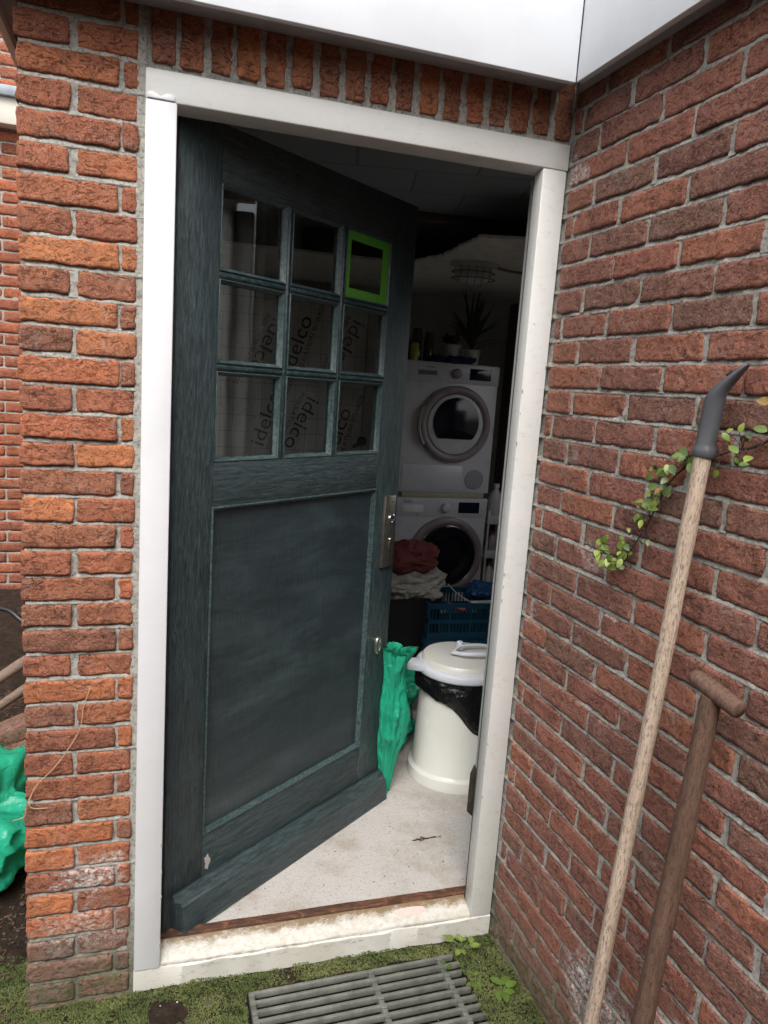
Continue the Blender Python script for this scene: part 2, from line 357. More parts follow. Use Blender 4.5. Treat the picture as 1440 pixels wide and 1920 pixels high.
# ------------------------------------------------------------------ door frame
fr = empty('door_frame', (.5, 0, -.03), 0, 'white painted wooden door frame around the dark green door', 'door frame')
def fpart(mb, name, mat, **k):
    o = mb.build(name, mat, fr, **k); o.location = (-.5, 0, .03); return o
m = MB(); m.hull([(.001, -.004, .006), (.067, -.004, .006), (.068, .05, .006), (.060, .05, .006), (.060, .12, .006), (.001, .12, .006)],
                 [(.001, -.004, 2.128), (.067, -.004, 2.128), (.068, .05, 2.128), (.060, .05, 2.128), (.060, .12, 2.128), (.001, .12, 2.128)])
fpart(m, 'jamb', WHITE, bevel=.004)
m = MB(); m.hull([(.957, -.001, .006), (1.0245, -.001, .006), (1.0245, .12, .006), (.985, .12, .006), (.985, .052, .006), (.959, .05, .006)],
                 [(.957, -.001, 2.1265), (1.0245, -.001, 2.1265), (1.0245, .12, 2.1265), (.985, .12, 2.1265), (.985, .052, 2.1265), (.959, .05, 2.1265)])
fpart(m, 'jamb', CREAMR, bevel=.004)
m = MB(); m.add([(.001, -.002, 2.127), (.001, -.002, 2.190), (.001, .12, 2.190), (.001, .12, 2.16), (.001, .055, 2.16), (.001, .055, 2.119),
                 (1.0265, -.002, 2.127), (1.0265, -.002, 2.190), (1.0265, .12, 2.190), (1.0265, .12, 2.16), (1.0265, .055, 2.16), (1.0265, .055, 2.119)],
                [(0, 1, 2, 3, 4, 5), (11, 10, 9, 8, 7, 6)]+[(i, (i+1) % 6, 6+(i+1) % 6, 6+i) for i in range(6)])
fpart(m, 'head', CREAM, bevel=.003)
# sill: sloping upper piece + rougher lower plinth
def sill_mesh(prof, x0, x1, n, jit):
    me = MB(); vs = []; N = len(prof)
    for i in range(n+1):
        x = x0+(x1-x0)*i/n
        for q, (y, z) in enumerate(prof):
            a = jit*vn(np.array([[x*22, q*3.1, 1.]]), 3)[0]; b = jit*vn(np.array([[x*22, q*3.1, 9.]]), 5)[0]
            vs.append((x, y+a, z+b))
    fs = [(i*N+k, i*N+(k+1) % N, (i+1)*N+(k+1) % N, (i+1)*N+k) for i in range(n) for k in range(N)]+[tuple(range(N)), tuple(n*N+k for k in range(N))]
    me.add(vs, fs); return me
t = NT('chipped_sill_paint'); y = t.sep()[1]; ny = t.math('ADD', y, t.math('MULTIPLY', t.math('SUBTRACT', t.noise(28, 6, .85, t.map((.6, 1, 1))), .5), .11))
c = t.mix(t.ramp(t.noise(60, 5, .8), [(.42, 0.), (.62, .7)]), (.58, .565, .52), (.43, .38, .29))
c = t.mix(t.ramp(ny, [(.030, 0.), (.052, 1.)]), c, (.20, .135, .07))
c = t.mix(t.ramp(t.noise(70, 6, .85), [(.62, 0.), (.66, .7)]), c, (.30, .24, .16))
c = t.mix(t.math('MULTIPLY', t.ramp(t.math('ADD', t.sep()[2], t.math('MULTIPLY', t.noise(30, 4, .8, t.map((.3, 1, 1))), .012)), [(.012, 1.), (.0175, 0.)]), t.ramp(t.noise(18, 5, .8, t.map((.6, 1, 1))), [(.50, 0.), (.53, .85)])), c, (.25, .25, .25))
t.bump(t.noise(60, 5, .7), .002, .8); SILLT = t.done(c, .5)
m = sill_mesh([(.004, -.03), (.002, .010), (.006, .016), (.058, .040), (.060, -.03)], .0675, .9575, 160, .0007)
fpart(m, 'sill', SILLT, smooth='auto')
m = sill_mesh([(.0005, -.060), (-.0025, .001), (.002, .0045), (.05, .0045), (.05, -.060)], .0005, 1.0240, 170, .0022)
fpart(m, 'sill_plinth', SILLP, smooth='auto')
# lump of old paint on top of the left jamb and chips along its edges
m = MB(); pts = [(.004+.058*f, .0095*abs(sin(f*5.2+.6))+.004) for f in np.linspace(0, 1, 16)]
m.hull([(a, -.0065, 2.1290) for a, b in pts]+[(a, -.0065, 2.1290+b) for a, b in pts[::-1]], [(a, -.0018, 2.1290) for a, b in pts]+[(a, -.0018, 2.1290+b) for a, b in pts[::-1]]); fpart(m, 'paint_lump', WHITE, bevel=.0012)
CHIPG = plain('bare_primer', (.36, .33, .28), .8); Rc = random.Random(21)
for k in range(16):
    e_ = k % 4; x_ = (.9585, 1.021, .9585, .0655)[e_]+Rc.uniform(-.001, .002); z_ = Rc.uniform(.05, 2.05) if e_ < 3 else Rc.uniform(.02, .5); r_ = Rc.uniform(.0012, .0035); yy = -.0012 if x_ > .5 else -.0042
    pts = [(x_+r_*.7*cos(a)*Rc.uniform(.6, 1.2), z_+r_*2.2*sin(a)*Rc.uniform(.6, 1.2)) for a in np.linspace(0, 2*pi, 10, endpoint=False)]
    m = MB(); m.hull([(a, yy-.0004, b) for a, b in pts], [(a, yy+.002, b) for a, b in pts]); fpart(m, 'paint_chip', CHIPG)
# pink filler patch on the sill
t = NT('pink_filler'); PINK = t.done(t.mix(t.noise(40, 4), (.62, .42, .38), (.70, .55, .50)), .8)
m = MB(); pts = [(.775+.048*cos(a)*(1+.12*sin(3*a)), .034+.0135*sin(a)*(1+.15*cos(2*a))) for a in np.linspace(0, 2*pi, 20, endpoint=False)]
m.hull([(x, y, .016+(y-.006)*.4615-.002) for x, y in pts], [(x, y, .016+(y-.006)*.4615+.0012) for x, y in pts]); tag(fpart(m, 'filler_patch', PINK), 'pink filler patch on the sill')
# rusty strip
t = NT('rusty_strip'); c = t.ramp(t.noise(30, 6, .8, t.map((.5, 1, 1)), 1), [(.3, (.025, .013, .010)), (.5, (.08, .034, .018)), (.62, (.20, .08, .035)), (.75, (.36, .20, .11))])
t.bump(t.noise(80, 5, .8), .002); RUST = t.done(c, .75)
m = sill_mesh([(.0585, .020), (.0585, .045), (.062, .049), (.084, .049), (.086, .020)], .068, .984, 120, .0009); fpart(m, 'threshold_strip', RUST, smooth='auto')
# dark strip coloured as the shade of the rebate gap, and plates on right jamb
DARK = plain('dark_edge', (.03, .032, .035), .6)
m = MB(); m.box(.960, .9745, .0505, .058, .03, 2.118); fpart(m, 'rebate_gap_strip', plain('gap_shade_grey', (.10, .105, .115), .6), bevel=.002)
STEELD = plain('tarnished_steel', (.10, .085, .07), .42, .75, .35, 30)
m = MB(); m.hull([(.944, .060, .318), (.944, .060, .44), (.956, .060, .47), (.972, .060, .43), (.972, .060, .29)], [(.944, .064, .318), (.944, .064, .44), (.956, .064, .47), (.972, .064, .43), (.972, .064, .29)])
fpart(m, 'strike_plate', STEELD, bevel=.001)

# ------------------------------------------------------------------ the green door
def door_paint(name, grain, light=.5, kind='wood'):
    t = NT(name)
    sc = {'z': (95, 95, 11), 'x': (11, 95, 95)}[grain]
    g1 = t.noise(1, 6, .7, t.map(sc), .4); g2 = t.noise(2.6, 5, .75, t.map(sc), .8); big = t.noise(3.2, 4, .6, t.map((1.2, 1, .8) if grain == 'z' else (.6, 1, 1.4)))
    dk = (.015, .023, .026); md = (.040, .062, .067); lt = (.12, .175, .175)
    c = t.mix(t.ramp(g1, [(.36, 0.), (.62, 1.)]), dk, md)
    f = t.math('MULTIPLY', t.ramp(g2, [(.48, 0.), (.66, 1.)]), t.ramp(big, [(.38, .12), (.68, 1.)]))
    c = t.mix(t.math('MULTIPLY', f, light), c, lt)
    crack = t.ramp(t.noise(1.6, 5, .8, t.map(tuple(v*1.5 for v in sc), loc=(3, 1, 2)), .6), [(.33, 1.), (.40, 0.)])
    c = t.mix(t.math('MULTIPLY', crack, .8), c, (.004, .006, .007))
    h = t.math('SUBTRACT', t.math('ADD', t.math('MULTIPLY', g2, .5), g1), t.math('MULTIPLY', crack, .8)); t.bump(h, .0030, 1)
    return t.done(c, t.math('ADD', t.math('MULTIPLY', g2, .25), .27), .5)
DV = door_paint('green_paint_upright_grain', 'z', .95); DH = door_paint('green_paint_level_grain', 'x', .75)
t = NT('green_moulding_paint'); n = t.noise(60, 5, .8, t.map((1, 1, 1))); c = t.mix(t.ramp(n, [(.48, 0.), (.66, 1.)]), (.018, .032, .036), (.062, .108, .106))
t.bump(n, .0012); DM = t.done(c, .34, .5)
t = NT('worn_highlit_bead_paint'); n = t.noise(110, 5, .8); n2 = t.noise(22, 4, .7); c = t.mix(t.ramp(n, [(.40, 0.), (.60, 1.)]), (.022, .036, .040), t.mix(n2, (.045, .073, .074), (.105, .155, .150)))  # worn paint, lightened so edge highlights sit in the bead colour
t.bump(n, .0012); DB = t.done(c, .30, .5)
t = NT('green_panel_paint'); a = t.noise(1, 5, .7, t.map((2.2, 1, 9), rot=(0, .3, 0)), .5); b = t.noise(1, 4, .7, t.map((200, 60, 14))); big = t.noise(2.2, 3, .5, t.map((1, 1, 1.6)))
wv = t.noise(1, 3, .6, t.map((14, 60, 230)))
c = t.mix(t.math('MULTIPLY', t.ramp(a, [(.42, 0.), (.68, 1.)]), t.ramp(big, [(.35, .2), (.65, 1.)])), (.024, .036, .040), (.062, .090, .095))
c = t.mix(t.math('MULTIPLY', t.ramp(b, [(.45, 0.), (.65, .5)]), .7), c, (.010, .013, .016)); c = t.mix(t.ramp(wv, [(.5, 0.), (.7, .22)]), c, (.06, .085, .09))
t.bump(t.math('ADD', b, wv), .0008, .6); DP = t.done(c, .42, .5)

TH = radians(37.12); DW = .978; DT = .040
door = empty('door', (.075, .07, .03), TH, 'dark green glazed wooden door standing ajar inward, hinged on the left jamb', 'door')
def dpart(mb, name, mat, par=None, **k):
    o = mb.build(name, mat, par or door, **k); o.location = (0, 0, 0) if par else (0, 0, -.03); return o
GL, GR, GT, GB = .130, .845, 2.016, 1.333
PT_, PB_ = 1.213, .279; ZT, ZB = 2.15, .034
m = MB(); m.box(0, GL, 0, DT, ZB, ZT); dpart(m, 'stile', DV, bevel=.0025)
m = MB(); m.box(GR, DW, 0, DT, ZB, ZT); dpart(m, 'stile', DV, bevel=.0025)
m = MB(); m.box(GL, GR, .0006, DT, GT, ZT-.0005); dpart(m, 'top_rail', DH, bevel=.0015)
m = MB(); m.box(GL, GR, .0006, DT, PT_, GB); dpart(m, 'lock_rail', DH, bevel=.0015)
m = MB(); m.box(GL, GR, .0006, DT, ZB+.0005, PB_); dpart(m, 'bottom_rail', DH, bevel=.0015)
m = MB(); m.box(GL-.003, GR+.003, .013, .028, PB_-.003, PT_+.003); dpart(m, 'panel', DP)
def ring(mb, x0, x1, z0, z1, prof):      # mitred moulding, prof = (inset, y) from the outer opening inwards, closed
    L = []
    for (d, y) in prof: L.append([(x0+d, y, z0+d), (x1-d, y, z0+d), (x1-d, y, z1-d), (x0+d, y, z1-d)])
    n = len(prof); vs = [v for l in L for v in l]; fs = []
    for i in range(n):
        j = (i+1) % n
        for k in range(4): fs.append((i*4+k, i*4+(k+1) % 4, j*4+(k+1) % 4, j*4+k))
    mb.add(vs, fs)
m = MB(); ring(m, GL, GR, PB_, PT_, [(-.003, .0125), (-.003, -.0008), (-.001, -.003), (.002, -.003), (.0035, .0005), (.007, .004), (.011, .0125)]); dpart(m, 'panel_moulding', DB, bevel=.0006)
# glazing bars and beads
b1, b2 = .375, .609; r1, r2 = 1.801, 1.575; bw = .0092
for xc in (b1, b2):
    m = MB(); m.hull([(xc-bw, .0035, GB), (xc-.0055, .0015, GB), (xc-.003, -.0015, GB), (xc+.003, -.0015, GB), (xc+.0055, .0015, GB), (xc+bw, .0035, GB), (xc+bw, .036, GB), (xc-bw, .036, GB)],
                     [(xc-bw, .0035, GT), (xc-.0055, .0015, GT), (xc-.003, -.0015, GT), (xc+.003, -.0015, GT), (xc+.0055, .0015, GT), (xc+bw, .0035, GT), (xc+bw, .036, GT), (xc-bw, .036, GT)]); dpart(m, 'glazing_bar', DM, bevel=.001)
cols = [GL, b1-bw, b1+bw, b2-bw, b2+bw, GR]; rows = [GB, r2-bw, r2+bw, r1-bw, r1+bw, GT]
for zc in (r1, r2):
    m = MB()
    for a in (0, 2, 4):
        xa, xb = cols[a]+.0002, cols[a+1]-.0002
        m.hull([(xa, .0035, zc-bw), (xa, .0015, zc-.0055), (xa, -.001, zc-.003), (xa, -.001, zc+.003), (xa, .0015, zc+.0055), (xa, .0035, zc+bw), (xa, .036, zc+bw), (xa, .036, zc-bw)],
               [(xb, .0035, zc-bw), (xb, .0015, zc-.0055), (xb, -.001, zc-.003), (xb, -.001, zc+.003), (xb, .0015, zc+.0055), (xb, .0035, zc+bw), (xb, .036, zc+bw), (xb, .036, zc-bw)])
    dpart(m, 'glazing_bar', DM, bevel=.001)
GLASS = bpy.data.materials.new('old_glass'); GLASS.use_nodes = True; g = GLASS.node_tree; g.nodes.clear()
N = g.nodes.new; tr = N('ShaderNodeBsdfTransparent'); tr.inputs[0].default_value = (.90, .91, .90, 1); gl = N('ShaderNodeBsdfGlossy'); gl.inputs['Roughness'].default_value = .015; gl.inputs[0].default_value = (1, 1, 1, 1)
lw_ = N('ShaderNodeLayerWeight'); lw_.inputs['Blend'].default_value = .5; pw_ = N('ShaderNodeMath'); pw_.operation = 'POWER'; pw_.inputs[1].default_value = 4; g.links.new(lw_.outputs['Facing'], pw_.inputs[0])
fr_ = N('ShaderNodeMath'); fr_.operation = 'MULTIPLY_ADD'; fr_.inputs[1].default_value = .8; fr_.inputs[2].default_value = .065; g.links.new(pw_.outputs[0], fr_.inputs[0]); mx = N('ShaderNodeMixShader'); di = N('ShaderNodeBsdfDiffuse'); di.inputs[0].default_value = (.5, .5, .48, 1); mx2 = N('ShaderNodeMixShader')
tc = N('ShaderNodeTexCoord'); vo = N('ShaderNodeTexVoronoi'); vo.inputs['Scale'].default_value = 70; rp = N('ShaderNodeValToRGB'); rp.color_ramp.elements[0].color = (.8, .8, .8, 1); rp.color_ramp.elements[0].position = .05; rp.color_ramp.elements[1].color = (.012, .012, .012, 1); rp.color_ramp.elements[1].position = .09
no = N('ShaderNodeTexNoise'); no.inputs['Scale'].default_value = 9; mul = N('ShaderNodeMath'); mul.operation = 'MULTIPLY'; rp2 = N('ShaderNodeValToRGB'); rp2.color_ramp.elements[0].position = .5; rp2.color_ramp.elements[1].position = .62
rp2.color_ramp.elements[0].color = (.08, .08, .08, 1)
bp = N('ShaderNodeBump'); bp.inputs['Distance'].default_value = .00025; n6 = N('ShaderNodeTexNoise'); n6.inputs['Scale'].default_value = 7
L_ = g.links.new; L_(tc.outputs['Object'], vo.inputs['Vector']); L_(tc.outputs['Object'], no.inputs['Vector']); L_(tc.outputs['Object'], n6.inputs['Vector']); L_(n6.outputs[0], bp.inputs['Height']); L_(bp.outputs[0], gl.inputs['Normal'])
L_(vo.outputs['Distance'], rp.inputs[0]); L_(no.outputs[0], rp2.inputs[0]); L_(rp.outputs[0], mul.inputs[0]); L_(rp2.outputs[0], mul.inputs[1])
L_(fr_.outputs[0], mx.inputs[0]); L_(tr.outputs[0], mx.inputs[1]); L_(gl.outputs[0], mx.inputs[2]); L_(mul.outputs[0], mx2.inputs[0]); L_(mx.outputs[0], mx2.inputs[1]); L_(di.outputs[0], mx2.inputs[2])
L_(mx2.outputs[0], N('ShaderNodeOutputMaterial').inputs[0])
for a in (0, 2, 4):
    for b in (4, 2, 0):
        x0, x1, z0, z1 = cols[a], cols[a+1], rows[b], rows[b+1]
        m = MB(); m.box(x0+.001, x1-.001, .0165, .0195, z0+.001, z1-.001); p = dpart(m, 'window_pane', GLASS)
        m = MB(); ring(m, x0+.0003, x1-.0003, z0+.0003, z1-.0003, [(0, .016), (0, .0012), (.0012, -.0008), (.0030, -.0008), (.0042, .0022), (.0062, .0035), (.0100, .0125), (.0112, .016)]); dpart(m, 'glazing_bead', DB, p, bevel=.0005)
        if a == 4 and b == 4: tpane = p
# tape round the inside of the top right pane
TAPE = plain('green_tape', (.10, .36, .035), .55, 0, .1, 30, .0003)
m = MB(); x0, x1, z0, z1 = b2+bw+.006, GR-.008, r1+bw+.004, GT-.008
ang = [(.0, .0)]
m.hull([(x0, .0062, z0), (x1, .0062, z0), (x1, .0062, z0+.028), (x0, .0062, z0+.030)], [(x0, .0070, z0), (x1, .0070, z0), (x1, .0070, z0+.028), (x0, .0070, z0+.030)])
m.hull([(x0, .0064, z1-.024), (x1, .0064, z1-.027), (x1, .0064, z1), (x0, .0064, z1)], [(x0, .0076, z1-.024), (x1, .0076, z1-.027), (x1, .0076, z1), (x0, .0076, z1)])
m.hull([(x0, .0054, z0+.002), (x0+.018, .0054, z0+.002), (x0+.020, .0054, z1-.003), (x0, .0054, z1-.003)], [(x0, .0060, z0+.002), (x0+.018, .0060, z0+.002), (x0+.020, .0060, z1-.003), (x0, .0060, z1-.003)])
m.hull([(x1-.038, .0045, z0+.001), (x1, .0045, z0+.001), (x1, .0045, z1-.002), (x1-.034, .0045, z1-.002)], [(x1-.038, .0052, z0+.001), (x1, .0052, z0+.001), (x1, .0052, z1-.002), (x1-.034, .0052, z1-.002)])
tag(dpart(m, 'masking_tape', TAPE, tpane), 'bright green masking tape stuck round the top right pane')
# weatherboard at the foot
pr = [(.0, .150), (-.010, .151), (-.020, .138), (-.026, .128), (-.034, .122), (-.046, .048), (-.044, .036), (-.030, .030), (.0, .030)]
m = MB(); m.hull([(.024+(0.012 if y < -.02 else 0), y, z) for y, z in pr], [(DW+.004, y, z-.014) for y, z in pr]); dpart(m, 'weatherboard', DH, bevel=.002)
# patch of bare filler near the foot
FILL = plain('grey_filler', (.45, .42, .38), .8)
m = MB(); pts = [(.148+.009*cos(a)*(1+.35*sin(3*a+1)), .185+.022*sin(a)*(1+.2*cos(5*a))) for a in np.linspace(0, 2*pi, 24, endpoint=False)]
m.hull([(x, -.0012, z) for x, z in pts], [(x, .001, z) for x, z in pts]); dpart(m, 'paint_chip', FILL)
# lock plate
STEEL = plain('brushed_steel', (.36, .34, .29), .30, .9, .2, 60, .0004); BLK = plain('black_hole', (.01, .01, .01), .6)
m = MB(); m.box(.888, .950, -.014, -.0005, .932, 1.186); lp = dpart(m, 'lock_plate', STEEL, bevel=.0035)
lp.location = (0, 0, -.03)
m = MB(); m.lathe([(.0165, -.0135), (.0165, -.019), (.0125, -.0205), (.009, -.0185), (.009, -.012)], (.928, 0, 1.105), 28, 'y'); m.build('cylinder_ring', plain('polished_steel', (.75, .74, .72), .18, 1, .05), lp, smooth='auto')
m = MB(); m.lathe([(.0088, -.0138), (.0088, -.0155), (.001, -.0155)], (.928, 0, 1.105), 20, 'y'); m.build('keyway', BLK, lp)
m = MB(); m.lathe([(.0088, -.0138), (.0085, -.0185), (.0065, -.0205), (.001, -.0205)], (.927, 0, 1.030), 20, 'y'); m.box(.9225, .9315, -.0195, -.0138, .996, 1.03); m.build('lock_cylinder', plain('worn_brass', (.50, .46, .36), .3, 1, .2), lp, bevel=.001)
for z in (1.062, .955, 1.165):
    m = MB(); m.lathe([(.0035, -.0138), (.0032, -.0152), (.001, -.0155)], (.927, 0, z), 12, 'y'); m.build('screw', STEELD, lp)
m = MB(); m.lathe([(.0, -.002), (.010, -.002), (.013, -.006), (.0165, -.006), (.018, -.0005), (.018, .001)], (.916, 0, .640), 32, 'y', sx=1.0, sy=1.9); dpart(m, 'finger_pull', plain('pull_steel', (.50, .47, .42), .25, .9), smooth='auto')

# ------------------------------------------------------------------ fascia, eaves
fas = empty('fascia', (.957, -.12, 2.287), 0, 'glossy white fascia boards along the roof edge above the door', 'fascia')
def fz(mb, name, mat, **k):
    o = mb.build(name, mat, fas, **k); o.location = (-.957, .12, -2.287); return o
m = MB(); m.box(-.318, .957, -.12, -.102, 2.284, 2.78); fz(m, 'front_board', PLAST, bevel=.002)
c, s_ = cos(RA), sin(RA)
m = MB(); P0 = Vector((.957, -.12, 0)); d = Vector((s_, -c, 0)); nrm = Vector((c, s_, 0))
q = [P0+nrm*.0008+d*.001, P0+nrm*.0188+d*.001, P0+nrm*.0188+d*2.5, P0+nrm*.0008+d*2.5]
m.hull([(v.x, v.y, 2.284) for v in q], [(v.x, v.y, 2.78) for v in q]); fz(m, 'side_board', PLAST, bevel=.002)
m = MB(); m.box(-.318, -.300, -.1015, 3.1, 2.284, 2.78); fz(m, 'return_board', PLAST, bevel=.002)
SOFF = plain('grey_soffit', (.30, .30, .31), .7)
m = MB(); m.box(-.2995, .9752, -.1015, -.0035, 2.306, 2.32); m.box(-.2995, -.258, -.003, 3.1, 2.306, 2.32); fz(m, 'soffit', SOFF)
m = MB(); q = [P0+nrm*.019+d*.0, P0+nrm*.0663+Vector((0, .11, 0)), P0+nrm*.0663+d*2.5, P0+nrm*.019+d*2.5]
m.hull([(v.x, v.y, 2.304) for v in q], [(v.x, v.y, 2.319) for v in q]); fz(m, 'soffit', SOFF)
ROOF = plain('roof_felt', (.06, .06, .065), .9)
m = MB(); m.box(-.3, 2.5, -.1, 3.4, 2.62, 2.66); m.box(1.05, 2.5, -2.6, -.1, 2.62, 2.66); fz(m, 'roof', ROOF)

# ------------------------------------------------------------------ ground
t = NT('soil'); n = t.noise(25, 6, .7); v = t.noise(90, 5, .8); c = t.ramp(n, [(.3, (.018, .012, .009)), (.55, (.045, .030, .021)), (.75, (.085, .06, .042))]); c = t.mix(t.ramp(v, [(.62, 0.), (.70, .5)]), c, (.16, .12, .085))
t.bump(t.math('ADD', n, v), .012, 1); SOIL = t.done(c, .95, .2)
def ground_h(x, y):
    x = np.asarray(x, float); y = np.asarray(y, float); h = -.062+np.zeros_like(x)
    q = np.stack([x, y, np.zeros_like(x)], -1).reshape(-1, 3); h = h+(fbm(q, 9, 4, 2)*.006+fbm(q, 45, 3, 6)*.003).reshape(x.shape)
    rise = np.clip((y-.1)/2.6, 0, 1)*(x < -.2)*.27; h = h+rise+np.clip((-.27-x)/.3, 0, 1)*.03*(y > -.2)
    pit = (x > .295)*(x < .885)*(y < -.06)*(y > -.44); h = h-pit*.035
    return h
gx = np.concatenate([[-200, -30, -8, -3], np.linspace(-1.6, 1.1, 150), [1.3, 3, 30, 200]]); gy = np.concatenate([[-200, -30, -8, -3, -1.6], np.linspace(-.9, .3, 90), np.linspace(.34, 2.9, 50), [6, 30, 200]])
X, Y = np.meshgrid(gx, gy); Z = ground_h(X, Y); Z[(X > -.24) & (Y > .08)] = -.14; V = np.stack([X, Y, Z], -1).reshape(-1, 3); nx = len(gx); ny = len(gy); i = np.arange(nx*ny).reshape(ny, nx)
F = np.stack([i[:-1, :-1], i[:-1, 1:], i[1:, 1:], i[1:, :-1]], -1).reshape(-1, 4)
me = bpy.data.meshes.new('ground'); me.from_pydata(V.tolist(), [], F.tolist()); me.polygons.foreach_set('use_smooth', [True]*len(me.polygons)); tag(link('ground', me, SOIL), kind='structure')

# moss: thousands of tiny leaflets, one uncountable mass
def moss_mask(x, y):
    q = np.stack([x, y, np.zeros_like(x)], -1); n = fbm(q, 10, 3, 91)
    m = np.where((y > -.075) & (x > -.28) & (x < .92), .55, 0.)                     # strip under the frame
    m = np.maximum(m, np.where((x > .84)&(y > -.6), 1.0, 0.)); m = np.maximum(m, np.where((x < .04) & (y < .03) & (x > -.42), .75, 0.)); m = np.maximum(m, np.where((x < -.2) & (x > -.40) & (y < .16), .7, 0.))
    m = np.maximum(m, np.where((y < -.075) & (y > -.5) & (x < .285), .55, 0.))
    m = m-1.2*np.exp(-((x-.09)**2+(y+.085)**2)/.0016)-.5*np.exp(-((x-.24)**2+(y+.12)**2)/.002)
    return m+n*.35
NM = 120000
x = rng.uniform(-.45, 1.06, NM); y = rng.uniform(-.62, .18, NM); keep = moss_mask(x, y) > .16+rng.random(NM)*.26
keep &= ~((y > -.004) & (x > -.25)) & ~((x > .300) & (x < .880) & (y < -.075)) & (x < 1.03-.02*y)
x, y = x[keep], y[keep]; z = ground_h(x, y)+.002+.008*np.clip(fbm(np.stack([x, y, x*0], -1), 14, 2, 8)+.5, 0, 1.2)
V = []; F = []; T = []
for k in range(len(x)):
    s = random.uniform(.0022, .0050); b = Vector((x[k], y[k], z[k])); tv = random.random()
    for j in range(3):
        a = random.uniform(0, 2*pi); e = random.uniform(.15, 1.1); d = Vector((cos(a)*cos(e), sin(a)*cos(e), sin(e))); p = Vector((-sin(a), cos(a), 0))
        n = len(V); o_ = b+Vector((random.uniform(-1, 1), random.uniform(-1, 1), 0))*.003
        V += [o_, o_+d*s*.55+p*s*.3, o_+d*s*1.15, o_+d*s*.55-p*s*.3]; F.append((n, n+1, n+2, n+3)); T += [(tv, 0, 0, 1)]*4
me = bpy.data.meshes.new('moss'); me.from_pydata([tuple(v) for v in V], [], F); a = me.color_attributes.new('tint', 'FLOAT_COLOR', 'POINT'); a.data.foreach_set('color', np.array(T, np.float32).ravel())
t = NT('moss'); c = t.mix(t.ramp(t.noise(12, 3), [(.4, 0.), (.6, 1.)]), (.070, .095, .030), (.13, .145, .055)); c = t.mix(t.attr('tint')['Fac'], c, t.mix(1, c, (1.7, 1.6, 1.3), 'MULTIPLY')); MOSS = t.done(c, .8, .2)
tag(link('moss', me, MOSS), 'low green moss growing on the soil below the frame and along the wall', 'moss', kind='stuff')
# debris: pebbles, chips, mulch bits
def scatter(name, n, region, size, mat, seed, flat=.5, kind='stuff', lab=None, cat=None):
    R = random.Random(seed); m = MB()
    for _ in range(n):
        x, y = R.uniform(region[0], region[1]), R.uniform(region[2], region[3]); z = float(ground_h(np.array([x]), np.array([y]))[0]); s = R.uniform(*size); e = s*R.uniform(.3, 1)
        a = R.uniform(0, 2*pi); m.T = Matrix.Translation((x, y, z+s*flat*.4)) @ Matrix.Rotation(a, 4, 'Z') @ Matrix.Rotation(R.uniform(-.5, .5), 4, 'X')
        m.lathe([(.001, -s*flat), (e*.8, -s*flat*.4), (e, s*flat*.2), (e*.5, s*flat*.9), (.001, s*flat)], n=6, sx=1, sy=R.uniform(.4, 1))
    m.T = None; o = m.build(name, mat); tag(o, lab, cat, kind=kind); return o
CHIPW = plain('white_chips', (.55, .53, .5), .8); STONE = plain('dark_stones', (.06, .05, .045), .9, 0, .5); MULCH = plain('mulch', (.11, .065, .040), .9, 0, .5)
scatter('paint_chips', 130, (-.3, 1.0, -.45, -.01), (.0012, .0035), CHIPW, 1, .3, lab='tiny white paint chips scattered over the moss and grate', cat='chips')
scatter('soil_crumbs', 1500, (-1.1, 1.0, -.5, 1.6), (.003, .010), STONE, 2, .7, lab='dark soil crumbs in and around the grate', cat='soil')
m = MB(); R = random.Random(5)
for _ in range(2600):
    x, y = R.uniform(-.95, -.262), R.uniform(-.25, 1.6); z = float(ground_h(np.array([x]), np.array([y]))[0]); a = R.uniform(0, 2*pi); l = R.uniform(.006, .028); m.T = Matrix.Translation((x, y, z+.004)) @ Matrix.Rotation(a, 4, 'Z') @ Matrix.Rotation(R.uniform(-.5, .5), 4, 'Y')
    m.box(-l/2, l/2, -.0012, .0012, -.001, .001)
m.T = None; tag(m.build('mulch', MULCH), 'brown bark mulch and twigs on the soil left of the pillar', 'mulch', kind='stuff')

# ------------------------------------------------------------------ grate
GRM = NT('weathered_grate'); n = GRM.noise(18, 5, .7); GRM.bump(GRM.noise(150, 4), .0006); GRM = GRM.done(GRM.mix(GRM.ramp(n, [(.35, 0.), (.65, 1.)]), (.11, .115, .10), (.20, .20, .17)), .6, .4)
gr = empty('drain_grate', (.6, -.25, -.068), radians(1.2), 'weathered grey slatted grate set in the moss below the door', 'grate')
for i in range(12):
    m = MB(); y = .184-i*.0300; m.box(-.305+random.uniform(-.004, .004), .290+random.uniform(-.004, .004), y-.0052, y+.0052, -.004, .013); m.build('slat', GRM, gr, bevel=.0025)
for xx in (-.296, .035, .240):
    m = MB(); m.box(xx-.0075, xx+.0075, -.165, .188, -.012, .0110)
    for i in range(12): m.box(xx-.008, xx+.008, .190-i*.03-.019, .190-i*.03-.0130, .0105, .0162)
    m.build('cross_bar', GRM, gr, bevel=.0015)

